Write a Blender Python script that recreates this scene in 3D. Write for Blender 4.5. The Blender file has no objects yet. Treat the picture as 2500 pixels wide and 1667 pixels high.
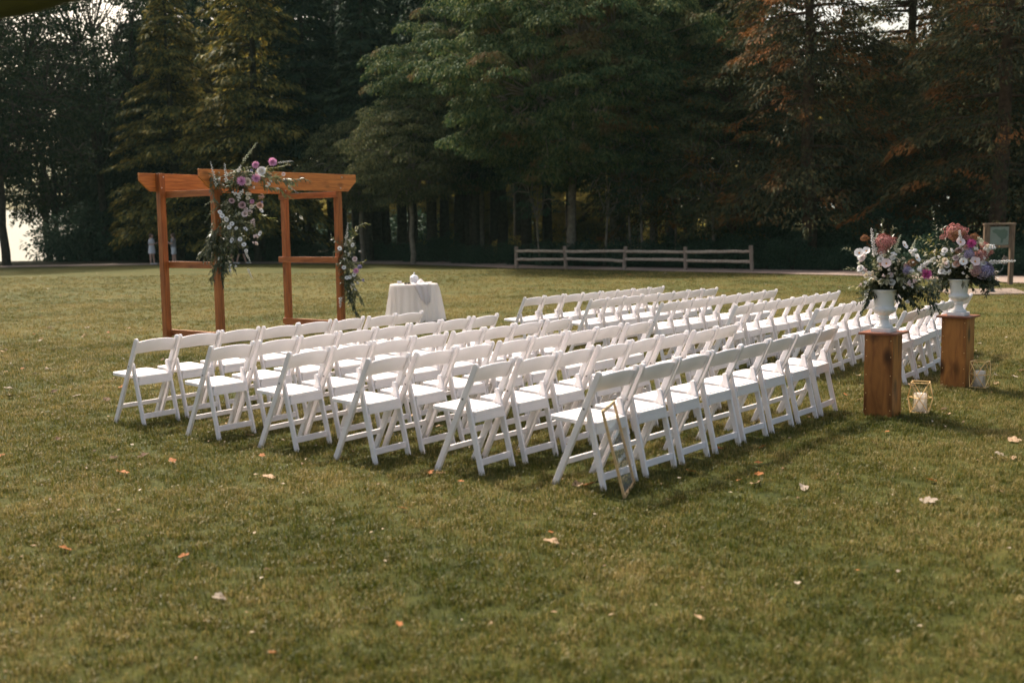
import bpy, bmesh, math, random
import numpy as np
from mathutils import Vector, Matrix, Quaternion

RNG = np.random.default_rng(7)
random.seed(7)
PI = math.pi
rad = math.radians
scene = bpy.context.scene
COL = scene.collection

# ------------------------------------------------------------------ camera
EYE = 1.6761          # eye height over the lawn
TILT = 0.0291         # the lawn falls away from the camera by 1.7 degrees
PITCH = 0.1029 + TILT
ROLL = -0.0151
cd = bpy.data.cameras.new('camera')
cam = bpy.data.objects.new('camera', cd)
COL.objects.link(cam)
cd.sensor_width = 36.0
cd.lens = 2712.36 / 2500 * 36.0
cd.clip_start = 0.05
cd.clip_end = 4000
cd.dof.use_dof = True
cd.dof.focus_distance = 11.5
cd.dof.aperture_fstop = 1.9
cd.dof.aperture_blades = 9
_f = Vector((0, math.cos(PITCH), -math.sin(PITCH)))
_r0 = Vector((1, 0, 0)); _u0 = Vector((0, math.sin(PITCH), math.cos(PITCH)))
_r = _r0 * math.cos(ROLL) + _u0 * math.sin(ROLL)
_u = -_r0 * math.sin(ROLL) + _u0 * math.cos(ROLL)
cam.matrix_world = Matrix.Translation((0, 0, EYE)) @ Matrix((_r, _u, -_f)).transposed().to_4x4()
scene.camera = cam

# ------------------------------------------------------------------ light
SUN_EL = rad(50)
SUN_AZ = rad(-29)      # from +Y towards -X
sun_dir = Vector((math.sin(SUN_AZ) * math.cos(SUN_EL), math.cos(SUN_AZ) * math.cos(SUN_EL), math.sin(SUN_EL)))
sl = bpy.data.lights.new('sun', 'SUN')
sl.energy = 4.2
sl.angle = rad(2.0)
sl.color = (1.0, 0.93, 0.82)
sun = bpy.data.objects.new('sun', sl)
COL.objects.link(sun)
sun.rotation_euler = sun_dir.to_track_quat('Z', 'Y').to_euler()
sun.location = (-10, 20, 30)
world = bpy.data.worlds.new('World')
scene.world = world
world.use_nodes = True
wn = world.node_tree.nodes; wl = world.node_tree.links
bg = wn['Background']
sky = wn.new('ShaderNodeTexSky')
sky.sky_type = 'NISHITA'
sky.sun_disc = False
sky.sun_elevation = SUN_EL
sky.sun_rotation = SUN_AZ
sky.altitude = 0
sky.air_density = 1.0
sky.dust_density = 5.0
sky.ozone_density = 1.0
warm = wn.new('ShaderNodeMix'); warm.data_type = 'RGBA'; warm.blend_type = 'MULTIPLY'
warm.inputs['Factor'].default_value = 1.0
warm.inputs['B'].default_value = (1.0, 0.90, 0.79, 1)
wl.new(sky.outputs[0], warm.inputs['A'])
wl.new(warm.outputs['Result'], bg.inputs['Color'])
bg.inputs['Strength'].default_value = 0.15
vs = scene.view_settings
vs.view_transform = 'Standard'
try: vs.look = 'None'
except Exception: pass
vs.exposure = 0.92
vs.gamma = 1.0
vs.use_curve_mapping = False
scene.cycles.max_bounces = 6
scene.cycles.transparent_max_bounces = 12
scene.cycles.diffuse_bounces = 3
scene.cycles.caustics_reflective = False
scene.cycles.caustics_refractive = False

# ------------------------------------------------------------------ ground shape
GROT = Matrix.Translation((0, 0, EYE)) @ Matrix.Rotation(-TILT, 4, 'X') @ Matrix.Translation((0, 0, -EYE))
def dz(y):
    return -0.2 * (1 - math.exp(-(max(y - 9, 0) / 12) ** 2))
def G(x, y, z=0.0):
    """lawn coordinates (z above the grass) -> world"""
    return GROT @ Vector((x, y, z + dz(y)))
def lawn_mat(x, y, rz=0.0, z=0.0):
    return GROT @ Matrix.Translation((x, y, z + dz(y))) @ Matrix.Rotation(rz, 4, 'Z')
def up_mat(x, y, rz=0.0, z=0.0):
    p = G(x, y, z)
    return Matrix.Translation(p) @ Matrix.Rotation(rz, 4, 'Z')
def smooth(t):
    t = min(max(t, 0.0), 1.0)
    return t * t * (3 - 2 * t)

# ------------------------------------------------------------------ materials
def nt(name):
    m = bpy.data.materials.new(name); m.use_nodes = True
    n = m.node_tree.nodes; l = m.node_tree.links
    return m, n, l, n['Principled BSDF']
def setspec(b, v):
    b.inputs['Specular IOR Level'].default_value = v
def plain(name, col, rough=0.5, spec=0.3, metallic=0.0, var=0.0, scale=20.0, bump=0.0, bscale=60.0, trans=0.0):
    m, n, l, b = nt(name)
    b.inputs['Roughness'].default_value = rough
    b.inputs['Metallic'].default_value = metallic
    setspec(b, spec)
    b.inputs['Base Color'].default_value = (*col, 1)
    tc = n.new('ShaderNodeTexCoord')
    if var > 0:
        no = n.new('ShaderNodeTexNoise'); no.inputs['Scale'].default_value = scale; no.inputs['Detail'].default_value = 5
        l.new(tc.outputs['Object'], no.inputs['Vector'])
        cr = n.new('ShaderNodeValToRGB')
        cr.color_ramp.elements[0].position = 0.3; cr.color_ramp.elements[1].position = 0.7
        cr.color_ramp.elements[0].color = (*[c * (1 - var) for c in col], 1)
        cr.color_ramp.elements[1].color = (*[min(1, c * (1 + var)) for c in col], 1)
        l.new(no.outputs['Fac'], cr.inputs['Fac'])
        l.new(cr.outputs['Color'], b.inputs['Base Color'])
    if bump > 0:
        nb = n.new('ShaderNodeTexNoise'); nb.inputs['Scale'].default_value = bscale; nb.inputs['Detail'].default_value = 4
        l.new(tc.outputs['Object'], nb.inputs['Vector'])
        bp = n.new('ShaderNodeBump'); bp.inputs['Strength'].default_value = bump; bp.inputs['Distance'].default_value = 0.01
        l.new(nb.outputs['Fac'], bp.inputs['Height']); l.new(bp.outputs['Normal'], b.inputs['Normal'])
    if trans > 0:
        tr = n.new('ShaderNodeBsdfTranslucent'); tr.inputs['Color'].default_value = (*col, 1)
        if var > 0: l.new(cr.outputs['Color'], tr.inputs['Color'])
        mx = n.new('ShaderNodeMixShader'); mx.inputs['Fac'].default_value = trans
        l.new(b.outputs[0], mx.inputs[1]); l.new(tr.outputs[0], mx.inputs[2])
        l.new(mx.outputs[0], n['Material Output'].inputs['Surface'])
    return m
def foliage(name, cols, trans=0.3, rough=0.55, tint=None, spec=0.25, patch=0.0, patch_col=None, pscale=0.25):
    """leaf material: one colour per leaf island out of a ramp"""
    m, n, l, b = nt(name)
    g = n.new('ShaderNodeNewGeometry')
    cr = n.new('ShaderNodeValToRGB')
    cr.color_ramp.interpolation = 'LINEAR'
    els = cr.color_ramp.elements
    k = len(cols)
    while len(els) < k: els.new(0.5)
    for i, c in enumerate(cols):
        els[i].position = i / (k - 1); els[i].color = (*c, 1)
    l.new(g.outputs['Random Per Island'], cr.inputs['Fac'])
    out = cr.outputs['Color']
    if patch != 0:
        oi = n.new('ShaderNodeTexCoord')
        no = n.new('ShaderNodeTexNoise'); no.inputs['Scale'].default_value = pscale; no.inputs['Detail'].default_value = 3
        l.new(oi.outputs['Object'], no.inputs['Vector'])
        c2 = n.new('ShaderNodeValToRGB')
        c2.color_ramp.elements[0].position = 0.5 - patch * 0.2; c2.color_ramp.elements[0].color = (0, 0, 0, 1)
        c2.color_ramp.elements[1].position = 0.64; c2.color_ramp.elements[1].color = (1, 1, 1, 1)
        l.new(no.outputs['Fac'], c2.inputs['Fac'])
        mm = n.new('ShaderNodeMix'); mm.data_type = 'RGBA'
        l.new(c2.outputs['Color'], mm.inputs['Factor'])
        l.new(out, mm.inputs['A']); mm.inputs['B'].default_value = (*patch_col, 1)
        out = mm.outputs['Result']
    l.new(out, b.inputs['Base Color'])
    b.inputs['Roughness'].default_value = rough
    setspec(b, spec)
    tr = n.new('ShaderNodeBsdfTranslucent'); l.new(out, tr.inputs['Color'])
    mx = n.new('ShaderNodeMixShader'); mx.inputs['Fac'].default_value = trans
    l.new(b.outputs[0], mx.inputs[1]); l.new(tr.outputs[0], mx.inputs[2])
    l.new(mx.outputs[0], n['Material Output'].inputs['Surface'])
    return m
def wood(name, light, dark, axis=2, gscale=1.0, rough=0.5, spec=0.35, knots=1.0, spread=9.0):
    m, n, l, b = nt(name)
    tc = n.new('ShaderNodeTexCoord')
    oi = n.new('ShaderNodeObjectInfo')
    add = n.new('ShaderNodeVectorMath'); add.operation = 'ADD'
    sc = n.new('ShaderNodeVectorMath'); sc.operation = 'SCALE'; sc.inputs[3].default_value = 17.0
    cmb = n.new('ShaderNodeCombineXYZ')
    for i in range(3): l.new(oi.outputs['Random'], cmb.inputs[i])
    l.new(cmb.outputs[0], sc.inputs[0])
    l.new(tc.outputs['Object'], add.inputs[0]); l.new(sc.outputs[0], add.inputs[1])
    mp = n.new('ShaderNodeMapping')
    s = [spread, spread, spread]; s[axis] = 0.7
    mp.inputs['Scale'].default_value = [q * gscale for q in s]
    l.new(add.outputs[0], mp.inputs['Vector'])
    # knots bend the grain
    mk = n.new('ShaderNodeMapping'); k = [5.5, 5.5, 5.5]; k[axis] = 2.6
    mk.inputs['Scale'].default_value = [q * gscale for q in k]
    l.new(add.outputs[0], mk.inputs['Vector'])
    vo = n.new('ShaderNodeTexVoronoi'); vo.inputs['Scale'].default_value = 1.0
    l.new(mk.outputs[0], vo.inputs['Vector'])
    kr = n.new('ShaderNodeMapRange'); kr.inputs['From Min'].default_value = 0.10 * max(1, knots * knots); kr.inputs['From Max'].default_value = 0.26 * max(1, knots)
    kr.inputs['To Min'].default_value = 1.0; kr.inputs['To Max'].default_value = 0.0
    l.new(vo.outputs['Distance'], kr.inputs['Value'])
    nk = n.new('ShaderNodeTexNoise'); nk.inputs['Scale'].default_value = 1.6; nk.inputs['Detail'].default_value = 8; nk.inputs['Roughness'].default_value = 0.65
    nk.inputs['Distortion'].default_value = 1.1
    l.new(mp.outputs[0], nk.inputs['Vector'])
    wv = n.new('ShaderNodeTexNoise'); wv.inputs['Scale'].default_value = 4.5; wv.inputs['Detail'].default_value = 3; wv.inputs['Distortion'].default_value = 0.6
    l.new(mp.outputs[0], wv.inputs['Vector'])
    av = n.new('ShaderNodeMath'); av.operation = 'MULTIPLY_ADD'; av.inputs[1].default_value = 0.55
    l.new(wv.outputs['Fac'], av.inputs[0])
    hv = n.new('ShaderNodeMath'); hv.operation = 'MULTIPLY'; hv.inputs[1].default_value = 0.45
    l.new(nk.outputs['Fac'], hv.inputs[0]); l.new(hv.outputs[0], av.inputs[2])
    cr = n.new('ShaderNodeValToRGB')
    cr.color_ramp.elements[0].position = 0.36; cr.color_ramp.elements[0].color = (*dark, 1)
    cr.color_ramp.elements[1].position = 0.6; cr.color_ramp.elements[1].color = (*light, 1)
    l.new(av.outputs[0], cr.inputs['Fac'])
    mx = n.new('ShaderNodeMix'); mx.data_type = 'RGBA'
    km = n.new('ShaderNodeMath'); km.operation = 'MULTIPLY'; km.inputs[1].default_value = 0.8 * knots
    l.new(kr.outputs[0], km.inputs[0])
    l.new(km.outputs[0], mx.inputs['Factor']); l.new(cr.outputs['Color'], mx.inputs['A'])
    mx.inputs['B'].default_value = (*[c * 0.28 for c in dark], 1)
    l.new(mx.outputs['Result'], b.inputs['Base Color'])
    bp = n.new('ShaderNodeBump'); bp.inputs['Strength'].default_value = 0.25; bp.inputs['Distance'].default_value = 0.004
    l.new(nk.outputs['Fac'], bp.inputs['Height']); l.new(bp.outputs['Normal'], b.inputs['Normal'])
    b.inputs['Roughness'].default_value = rough; setspec(b, spec)
    return m
def lawn_colour(n, l):
    """shared by turf and blades so that the patches agree; returns colour sockets (green, straw factor)"""
    g = n.new('ShaderNodeNewGeometry')
    n1 = n.new('ShaderNodeTexNoise'); n1.inputs['Scale'].default_value = 0.55; n1.inputs['Detail'].default_value = 6; n1.inputs['Roughness'].default_value = 0.62
    n2 = n.new('ShaderNodeTexNoise'); n2.inputs['Scale'].default_value = 6.5; n2.inputs['Detail'].default_value = 5; n2.inputs['Roughness'].default_value = 0.7
    l.new(g.outputs['Position'], n1.inputs['Vector']); l.new(g.outputs['Position'], n2.inputs['Vector'])
    s1 = n.new('ShaderNodeSeparateXYZ'); l.new(g.outputs['Position'], s1.inputs[0])
    # the far lawn is drier than the near one
    mr = n.new('ShaderNodeMapRange'); mr.inputs['From Min'].default_value = 5; mr.inputs['From Max'].default_value = 20
    mr.inputs['To Min'].default_value = -0.03; mr.inputs['To Max'].default_value = 0.035
    l.new(s1.outputs['Y'], mr.inputs['Value'])
    m1 = n.new('ShaderNodeMath'); m1.operation = 'MULTIPLY_ADD'; m1.inputs[1].default_value = 0.55
    l.new(n1.outputs['Fac'], m1.inputs[0])
    m2 = n.new('ShaderNodeMath'); m2.operation = 'MULTIPLY_ADD'; m2.inputs[1].default_value = 0.45
    l.new(n2.outputs['Fac'], m2.inputs[0]); l.new(mr.outputs[0], m2.inputs[2]); l.new(m2.outputs[0], m1.inputs[2])
    return m1.outputs[0]
def ramp(n, stops):
    cr = n.new('ShaderNodeValToRGB'); e = cr.color_ramp.elements
    while len(e) < len(stops): e.new(0.5)
    for i, (p, c) in enumerate(stops):
        e[i].position = p; e[i].color = (*c, 1)
    return cr

LAWN_STOPS = [(0.34, (0.026, 0.036, 0.006)), (0.5, (0.060, 0.063, 0.012)), (0.66, (0.108, 0.090, 0.022))]
def make_lawn_mat():
    m, n, l, b = nt('lawn')
    fac = lawn_colour(n, l)
    cr = ramp(n, LAWN_STOPS); l.new(fac, cr.inputs['Fac'])
    g = n.new('ShaderNodeNewGeometry')
    n3 = n.new('ShaderNodeTexNoise'); n3.inputs['Scale'].default_value = 38; n3.inputs['Detail'].default_value = 6; n3.inputs['Roughness'].default_value = 0.75
    l.new(g.outputs['Position'], n3.inputs['Vector'])
    d = n.new('ShaderNodeMapRange'); d.inputs['From Min'].default_value = 0.33; d.inputs['From Max'].default_value = 0.66
    d.inputs['To Min'].default_value = 0.45; d.inputs['To Max'].default_value = 1.3
    l.new(n3.outputs['Fac'], d.inputs['Value'])
    mu = n.new('ShaderNodeMix'); mu.data_type = 'RGBA'; mu.blend_type = 'MULTIPLY'; mu.inputs['Factor'].default_value = 1
    l.new(cr.outputs['Color'], mu.inputs['A']); l.new(d.outputs[0], mu.inputs['B'])
    l.new(mu.outputs['Result'], b.inputs['Base Color'])
    b.inputs['Roughness'].default_value = 0.9; setspec(b, 0.1)
    bp = n.new('ShaderNodeBump'); bp.inputs['Strength'].default_value = 0.8; bp.inputs['Distance'].default_value = 0.02
    l.new(n3.outputs['Fac'], bp.inputs['Height']); l.new(bp.outputs['Normal'], b.inputs['Normal'])
    return m
def make_blade_mat():
    m, n, l, b = nt('grass_blades')
    fac = lawn_colour(n, l)
    oi = n.new('ShaderNodeNewGeometry')
    a = n.new('ShaderNodeMath'); a.operation = 'MULTIPLY_ADD'; a.inputs[1].default_value = 0.46; 
    l.new(oi.outputs['Random Per Island'], a.inputs[0])
    sub = n.new('ShaderNodeMath'); sub.operation = 'SUBTRACT'; sub.inputs[1].default_value = 0.22
    l.new(fac, sub.inputs[0]); l.new(sub.outputs[0], a.inputs[2])
    cr = ramp(n, [(0.24, (0.018, 0.036, 0.005)), (0.46, (0.058, 0.074, 0.010)), (0.62, (0.125, 0.112, 0.022)), (0.76, (0.34, 0.26, 0.10))])
    l.new(a.outputs[0], cr.inputs['Fac'])
    l.new(cr.outputs['Color'], b.inputs['Base Color'])
    b.inputs['Roughness'].default_value = 0.5; setspec(b, 0.2)
    tr = n.new('ShaderNodeBsdfTranslucent'); l.new(cr.outputs['Color'], tr.inputs['Color'])
    mx = n.new('ShaderNodeMixShader'); mx.inputs['Fac'].default_value = 0.35
    l.new(b.outputs[0], mx.inputs[1]); l.new(tr.outputs[0], mx.inputs[2])
    l.new(mx.outputs[0], n['Material Output'].inputs['Surface'])
    return m

M = {}
M['lawn'] = make_lawn_mat()
M['blade'] = make_blade_mat()
M['resin'] = plain('white_resin', (0.83, 0.785, 0.775), 0.45, 0.3, var=0.06, scale=4, bump=0.05, bscale=120, trans=0.10)
M['bolt'] = plain('bolt_metal', (0.12, 0.11, 0.11), 0.4, 0.5, metallic=0.8)
M['zinc'] = plain('zinc_bolt', (0.55, 0.53, 0.5), 0.35, 0.5, metallic=0.9)
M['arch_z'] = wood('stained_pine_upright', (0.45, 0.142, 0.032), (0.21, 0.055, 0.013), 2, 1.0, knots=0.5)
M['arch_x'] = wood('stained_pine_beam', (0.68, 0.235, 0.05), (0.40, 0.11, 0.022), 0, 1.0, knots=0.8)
M['ped'] = wood('dark_stained_pine', (0.36, 0.145, 0.038), (0.13, 0.046, 0.013), 2, 1.0, knots=1.12, spread=3.6, rough=0.42, spec=0.2)
M['ped_top'] = wood('dark_stained_pine_top', (0.30, 0.10, 0.04), (0.13, 0.04, 0.018), 0, 1.2, knots=0.5, spread=8.0, rough=0.4)
M['fence'] = wood('weathered_fence', (0.46, 0.37, 0.29), (0.22, 0.165, 0.125), 0, 0.8, knots=0.3, rough=0.9, spec=0.1)
M['fence_z'] = wood('weathered_fence_post', (0.34, 0.26, 0.20), (0.15, 0.11, 0.082), 2, 0.8, knots=0.3, rough=0.9, spec=0.1)
M['urn'] = plain('white_urn', (0.70, 0.69, 0.66), 0.55, 0.3, var=0.05, scale=9, bump=0.08, bscale=90)
M['candle'] = plain('candle_wax', (0.95, 0.88, 0.80), 0.5, 0.3, trans=0.65)
M['gold'] = plain('gold_wire', (0.85, 0.56, 0.24), 0.42, 0.5, metallic=0.3)
M['gold_wood'] = wood('pale_gold_frame', (0.68, 0.45, 0.22), (0.50, 0.30, 0.13), 2, 1.5, knots=0.0)
M['cloth'] = plain('white_cloth', (0.90, 0.87, 0.86), 0.85, 0.1, bump=0.1, bscale=400, trans=0.6)
M['napkin'] = plain('white_silky_cloth', (0.90, 0.86, 0.85), 0.6, 0.2, trans=0.6)
M['porcelain'] = plain('white_porcelain', (0.8, 0.78, 0.78), 0.2, 0.5)
M['dark_item'] = plain('dark_plastic', (0.02, 0.022, 0.03), 0.3, 0.4)
M['path'] = plain('path_gravel', (0.27, 0.205, 0.165), 0.95, 0.1, var=0.16, scale=2.0, bump=0.3, bscale=20)
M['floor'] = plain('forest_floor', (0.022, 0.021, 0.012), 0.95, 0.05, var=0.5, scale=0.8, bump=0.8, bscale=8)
M['concrete'] = plain('concrete', (0.20, 0.155, 0.125), 0.9, 0.15, var=0.1, scale=3, bump=0.15, bscale=40)
M['bark_dark'] = plain('dark_bark', (0.045, 0.036, 0.028), 0.95, 0.05, var=0.5, scale=6, bump=0.9, bscale=14)
M['bark_grey'] = plain('grey_bark', (0.17, 0.14, 0.105), 0.9, 0.08, var=0.35, scale=5, bump=0.6, bscale=18)
M['bark_red'] = plain('brown_bark', (0.085, 0.05, 0.034), 0.95, 0.05, var=0.45, scale=5, bump=0.9, bscale=14)
M['skin'] = plain('skin', (0.55, 0.33, 0.24), 0.5, 0.3)
M['hair_brown'] = plain('brown_hair', (0.10, 0.05, 0.03), 0.5, 0.3)
M['hair_blond'] = plain('blond_hair', (0.42, 0.29, 0.14), 0.5, 0.3)
M['pale_grey'] = plain('pale_grey_cloth', (0.62, 0.61, 0.62), 0.85, 0.1)
M['mid_grey'] = plain('grey_cloth', (0.24, 0.22, 0.22), 0.85, 0.1)
M['black_cloth'] = plain('black_cloth', (0.02, 0.02, 0.024), 0.85, 0.1)
M['shoe'] = plain('white_shoe', (0.6, 0.58, 0.56), 0.6, 0.2)
M['hill'] = plain('hill', (0.22, 0.18, 0.10), 0.95, 0.05, var=0.35, scale=0.02)
M['tent'] = plain('grey_brown_canvas', (0.20, 0.20, 0.24), 0.9, 0.1, var=0.1, scale=3, bump=0.1, bscale=300)
M['tent_pole'] = plain('dark_pole', (0.05, 0.045, 0.04), 0.5, 0.3)
M['petrol'] = plain('dark_green_paint', (0.012, 0.028, 0.026), 0.45, 0.4)
M['steel'] = plain('brushed_steel', (0.45, 0.43, 0.42), 0.35, 0.5, metallic=0.7)

def make_water():
    m, n, l, b = nt('lake_water')
    b.inputs['Base Color'].default_value = (0.10, 0.11, 0.11, 1)
    b.inputs['Roughness'].default_value = 0.18
    b.inputs['IOR'].default_value = 1.33
    setspec(b, 0.8)
    tc = n.new('ShaderNodeTexCoord'); no = n.new('ShaderNodeTexNoise'); no.inputs['Scale'].default_value = 0.6; no.inputs['Detail'].default_value = 4
    l.new(tc.outputs['Object'], no.inputs['Vector'])
    bp = n.new('ShaderNodeBump'); bp.inputs['Strength'].default_value = 0.25; bp.inputs['Distance'].default_value = 0.2
    l.new(no.outputs['Fac'], bp.inputs['Height']); l.new(bp.outputs['Normal'], b.inputs['Normal'])
    return m
M['water'] = make_water()
def make_glass(name, rough=0.02, frost=0.0):
    m, n, l, b = nt(name)
    b.inputs['Roughness'].default_value = rough; b.inputs['Base Color'].default_value = (0.9, 0.9, 0.9, 1); setspec(b, 0.5)
    t = n.new('ShaderNodeBsdfTransparent'); g = n.new('ShaderNodeBsdfGlossy'); g.inputs['Roughness'].default_value = rough
    fr = n.new('ShaderNodeLayerWeight'); fr.inputs['Blend'].default_value = 0.25
    mr = n.new('ShaderNodeMath'); mr.operation = 'MULTIPLY'; mr.inputs[1].default_value = 0.45
    l.new(fr.outputs['Fresnel'], mr.inputs[0])
    mx = n.new('ShaderNodeMixShader'); l.new(mr.outputs[0], mx.inputs['Fac']); l.new(t.outputs[0], mx.inputs[1]); l.new(g.outputs[0], mx.inputs[2])
    l.new(mx.outputs[0], n['Material Output'].inputs['Surface'])
    return m
M['glass'] = make_glass('clear_glass')
M['acrylic'] = plain('clear_acrylic', (0.62, 0.66, 0.68), 0.15, 0.5)
def fix_acrylic():
    m = M['acrylic']; n = m.node_tree.nodes; l = m.node_tree.links; b = n['Principled BSDF']
    t = n.new('ShaderNodeBsdfTransparent'); mx = n.new('ShaderNodeMixShader'); mx.inputs['Fac'].default_value = 0.10
    l.new(t.outputs[0], mx.inputs[1]); l.new(b.outputs[0], mx.inputs[2]); l.new(mx.outputs[0], n['Material Output'].inputs['Surface'])
fix_acrylic()
M['letter'] = plain('white_lettering', (0.62, 0.66, 0.68), 0.6, 0.2)

# foliage kinds
F_FIR = foliage('fir_needles', [(0.010, 0.027, 0.015), (0.018, 0.038, 0.019), (0.042, 0.062, 0.022)], 0.15, 0.75, spec=0.08)
F_CEDAR = foliage('golden_cedar', [(0.040, 0.058, 0.020), (0.12, 0.112, 0.028), (0.36, 0.26, 0.05)], 0.3, 0.7, spec=0.1)
F_LEAF = foliage('broad_leaves', [(0.024, 0.056, 0.022), (0.055, 0.090, 0.032), (0.165, 0.175, 0.06)], 0.28, 0.7, spec=0.06, patch=-0.3, patch_col=(0.15, 0.10, 0.04), pscale=0.3)
F_GREY = foliage('grey_green_leaves', [(0.045, 0.062, 0.028), (0.085, 0.095, 0.040), (0.19, 0.17, 0.07)], 0.28, 0.7, spec=0.06)
F_ALDER = foliage('alder_leaves', [(0.010, 0.022, 0.011), (0.017, 0.030, 0.013), (0.040, 0.048, 0.018)], 0.25, 0.75, spec=0.04)
F_RUST = foliage('rusty_cypress', [(0.018, 0.034, 0.017), (0.042, 0.042, 0.018), (0.10, 0.078, 0.024)], 0.25, 0.75, spec=0.06, patch=-0.2, patch_col=(0.21, 0.082, 0.020), pscale=0.5)
F_OLIVE = foliage('olive_leaves', [(0.026, 0.046, 0.022), (0.052, 0.066, 0.026), (0.12, 0.105, 0.034)], 0.3, 0.7, spec=0.08, patch=-0.3, patch_col=(0.20, 0.090, 0.018), pscale=0.5)
F_SUN_PAINTED = foliage('sun_painted_leaves', [(0.16, 0.15, 0.035), (0.32, 0.26, 0.06), (0.46, 0.35, 0.10)], 0.62, 0.6, spec=0.1)  # sunlit look put into the leaves: brighter yellow colour, strong translucence
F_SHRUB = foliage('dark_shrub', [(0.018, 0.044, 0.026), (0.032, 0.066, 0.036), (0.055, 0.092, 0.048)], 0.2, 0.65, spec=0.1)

# ------------------------------------------------------------------ object helpers
def link(o):
    COL.objects.link(o); return o
def tag(o, label=None, cat=None, group=None, kind=None):
    if label: o['label'] = label
    if cat: o['category'] = cat
    if group: o['group'] = group
    if kind: o['kind'] = kind
    return o
def empty(name, mat, label, cat, group=None):
    o = bpy.data.objects.new(name, None); link(o)
    o.empty_display_size = 0.1
    o.matrix_world = mat
    return tag(o, label, cat, group)
def mesh_obj(name, me, parent=None, mat=None, mw=None):
    o = bpy.data.objects.new(name, me); link(o)
    if mat is not None and not me.materials: me.materials.append(mat)
    if parent is not None: o.parent = parent
    if mw is not None: o.matrix_local = mw
    return o
def from_bm(bm, name, mat=None, smooth_shade=False):
    me = bpy.data.meshes.new(name); bm.to_mesh(me); bm.free()
    if mat is not None: me.materials.append(mat)
    if smooth_shade:
        me.polygons.foreach_set('use_smooth', [True] * len(me.polygons))
    return me
def box_me(name, size, mat, bev=0.004, loc=(0, 0, 0), rot=None):
    bm = bmesh.new(); bmesh.ops.create_cube(bm, size=1.0)
    bmesh.ops.scale(bm, vec=size, verts=bm.verts)
    if bev > 0: bmesh.ops.bevel(bm, geom=bm.edges[:], offset=bev, segments=2, affect='EDGES', profile=0.6)
    if rot is not None: bmesh.ops.rotate(bm, cent=(0, 0, 0), matrix=rot, verts=bm.verts)
    bmesh.ops.translate(bm, vec=loc, verts=bm.verts)
    return from_bm(bm, name, mat)
def prism_me(name, pts, t, mat, plane='xz', bev=0.003, off=(0, 0, 0)):
    """polygon in a plane, thickened by t, centred on the plane"""
    bm = bmesh.new()
    def P(a, b, c):
        if plane == 'xz': return Vector((a, c, b))
        if plane == 'xy': return Vector((a, b, c))
        return Vector((c, a, b))
    vs_ = [bm.verts.new(P(a, b, -t / 2)) for a, b in pts]
    f = bm.faces.new(vs_)
    r = bmesh.ops.extrude_face_region(bm, geom=[f])
    d = P(0, 0, t)
    bmesh.ops.translate(bm, vec=d, verts=[v for v in r['geom'] if isinstance(v, bmesh.types.BMVert)])
    bmesh.ops.recalc_face_normals(bm, faces=bm.faces)
    if bev > 0: bmesh.ops.bevel(bm, geom=[e for e in bm.edges if e.calc_face_angle(0) > 0.7 or True], offset=bev, segments=1, affect='EDGES', clamp_overlap=True)
    bmesh.ops.translate(bm, vec=off, verts=bm.verts)
    return from_bm(bm, name, mat)
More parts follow.
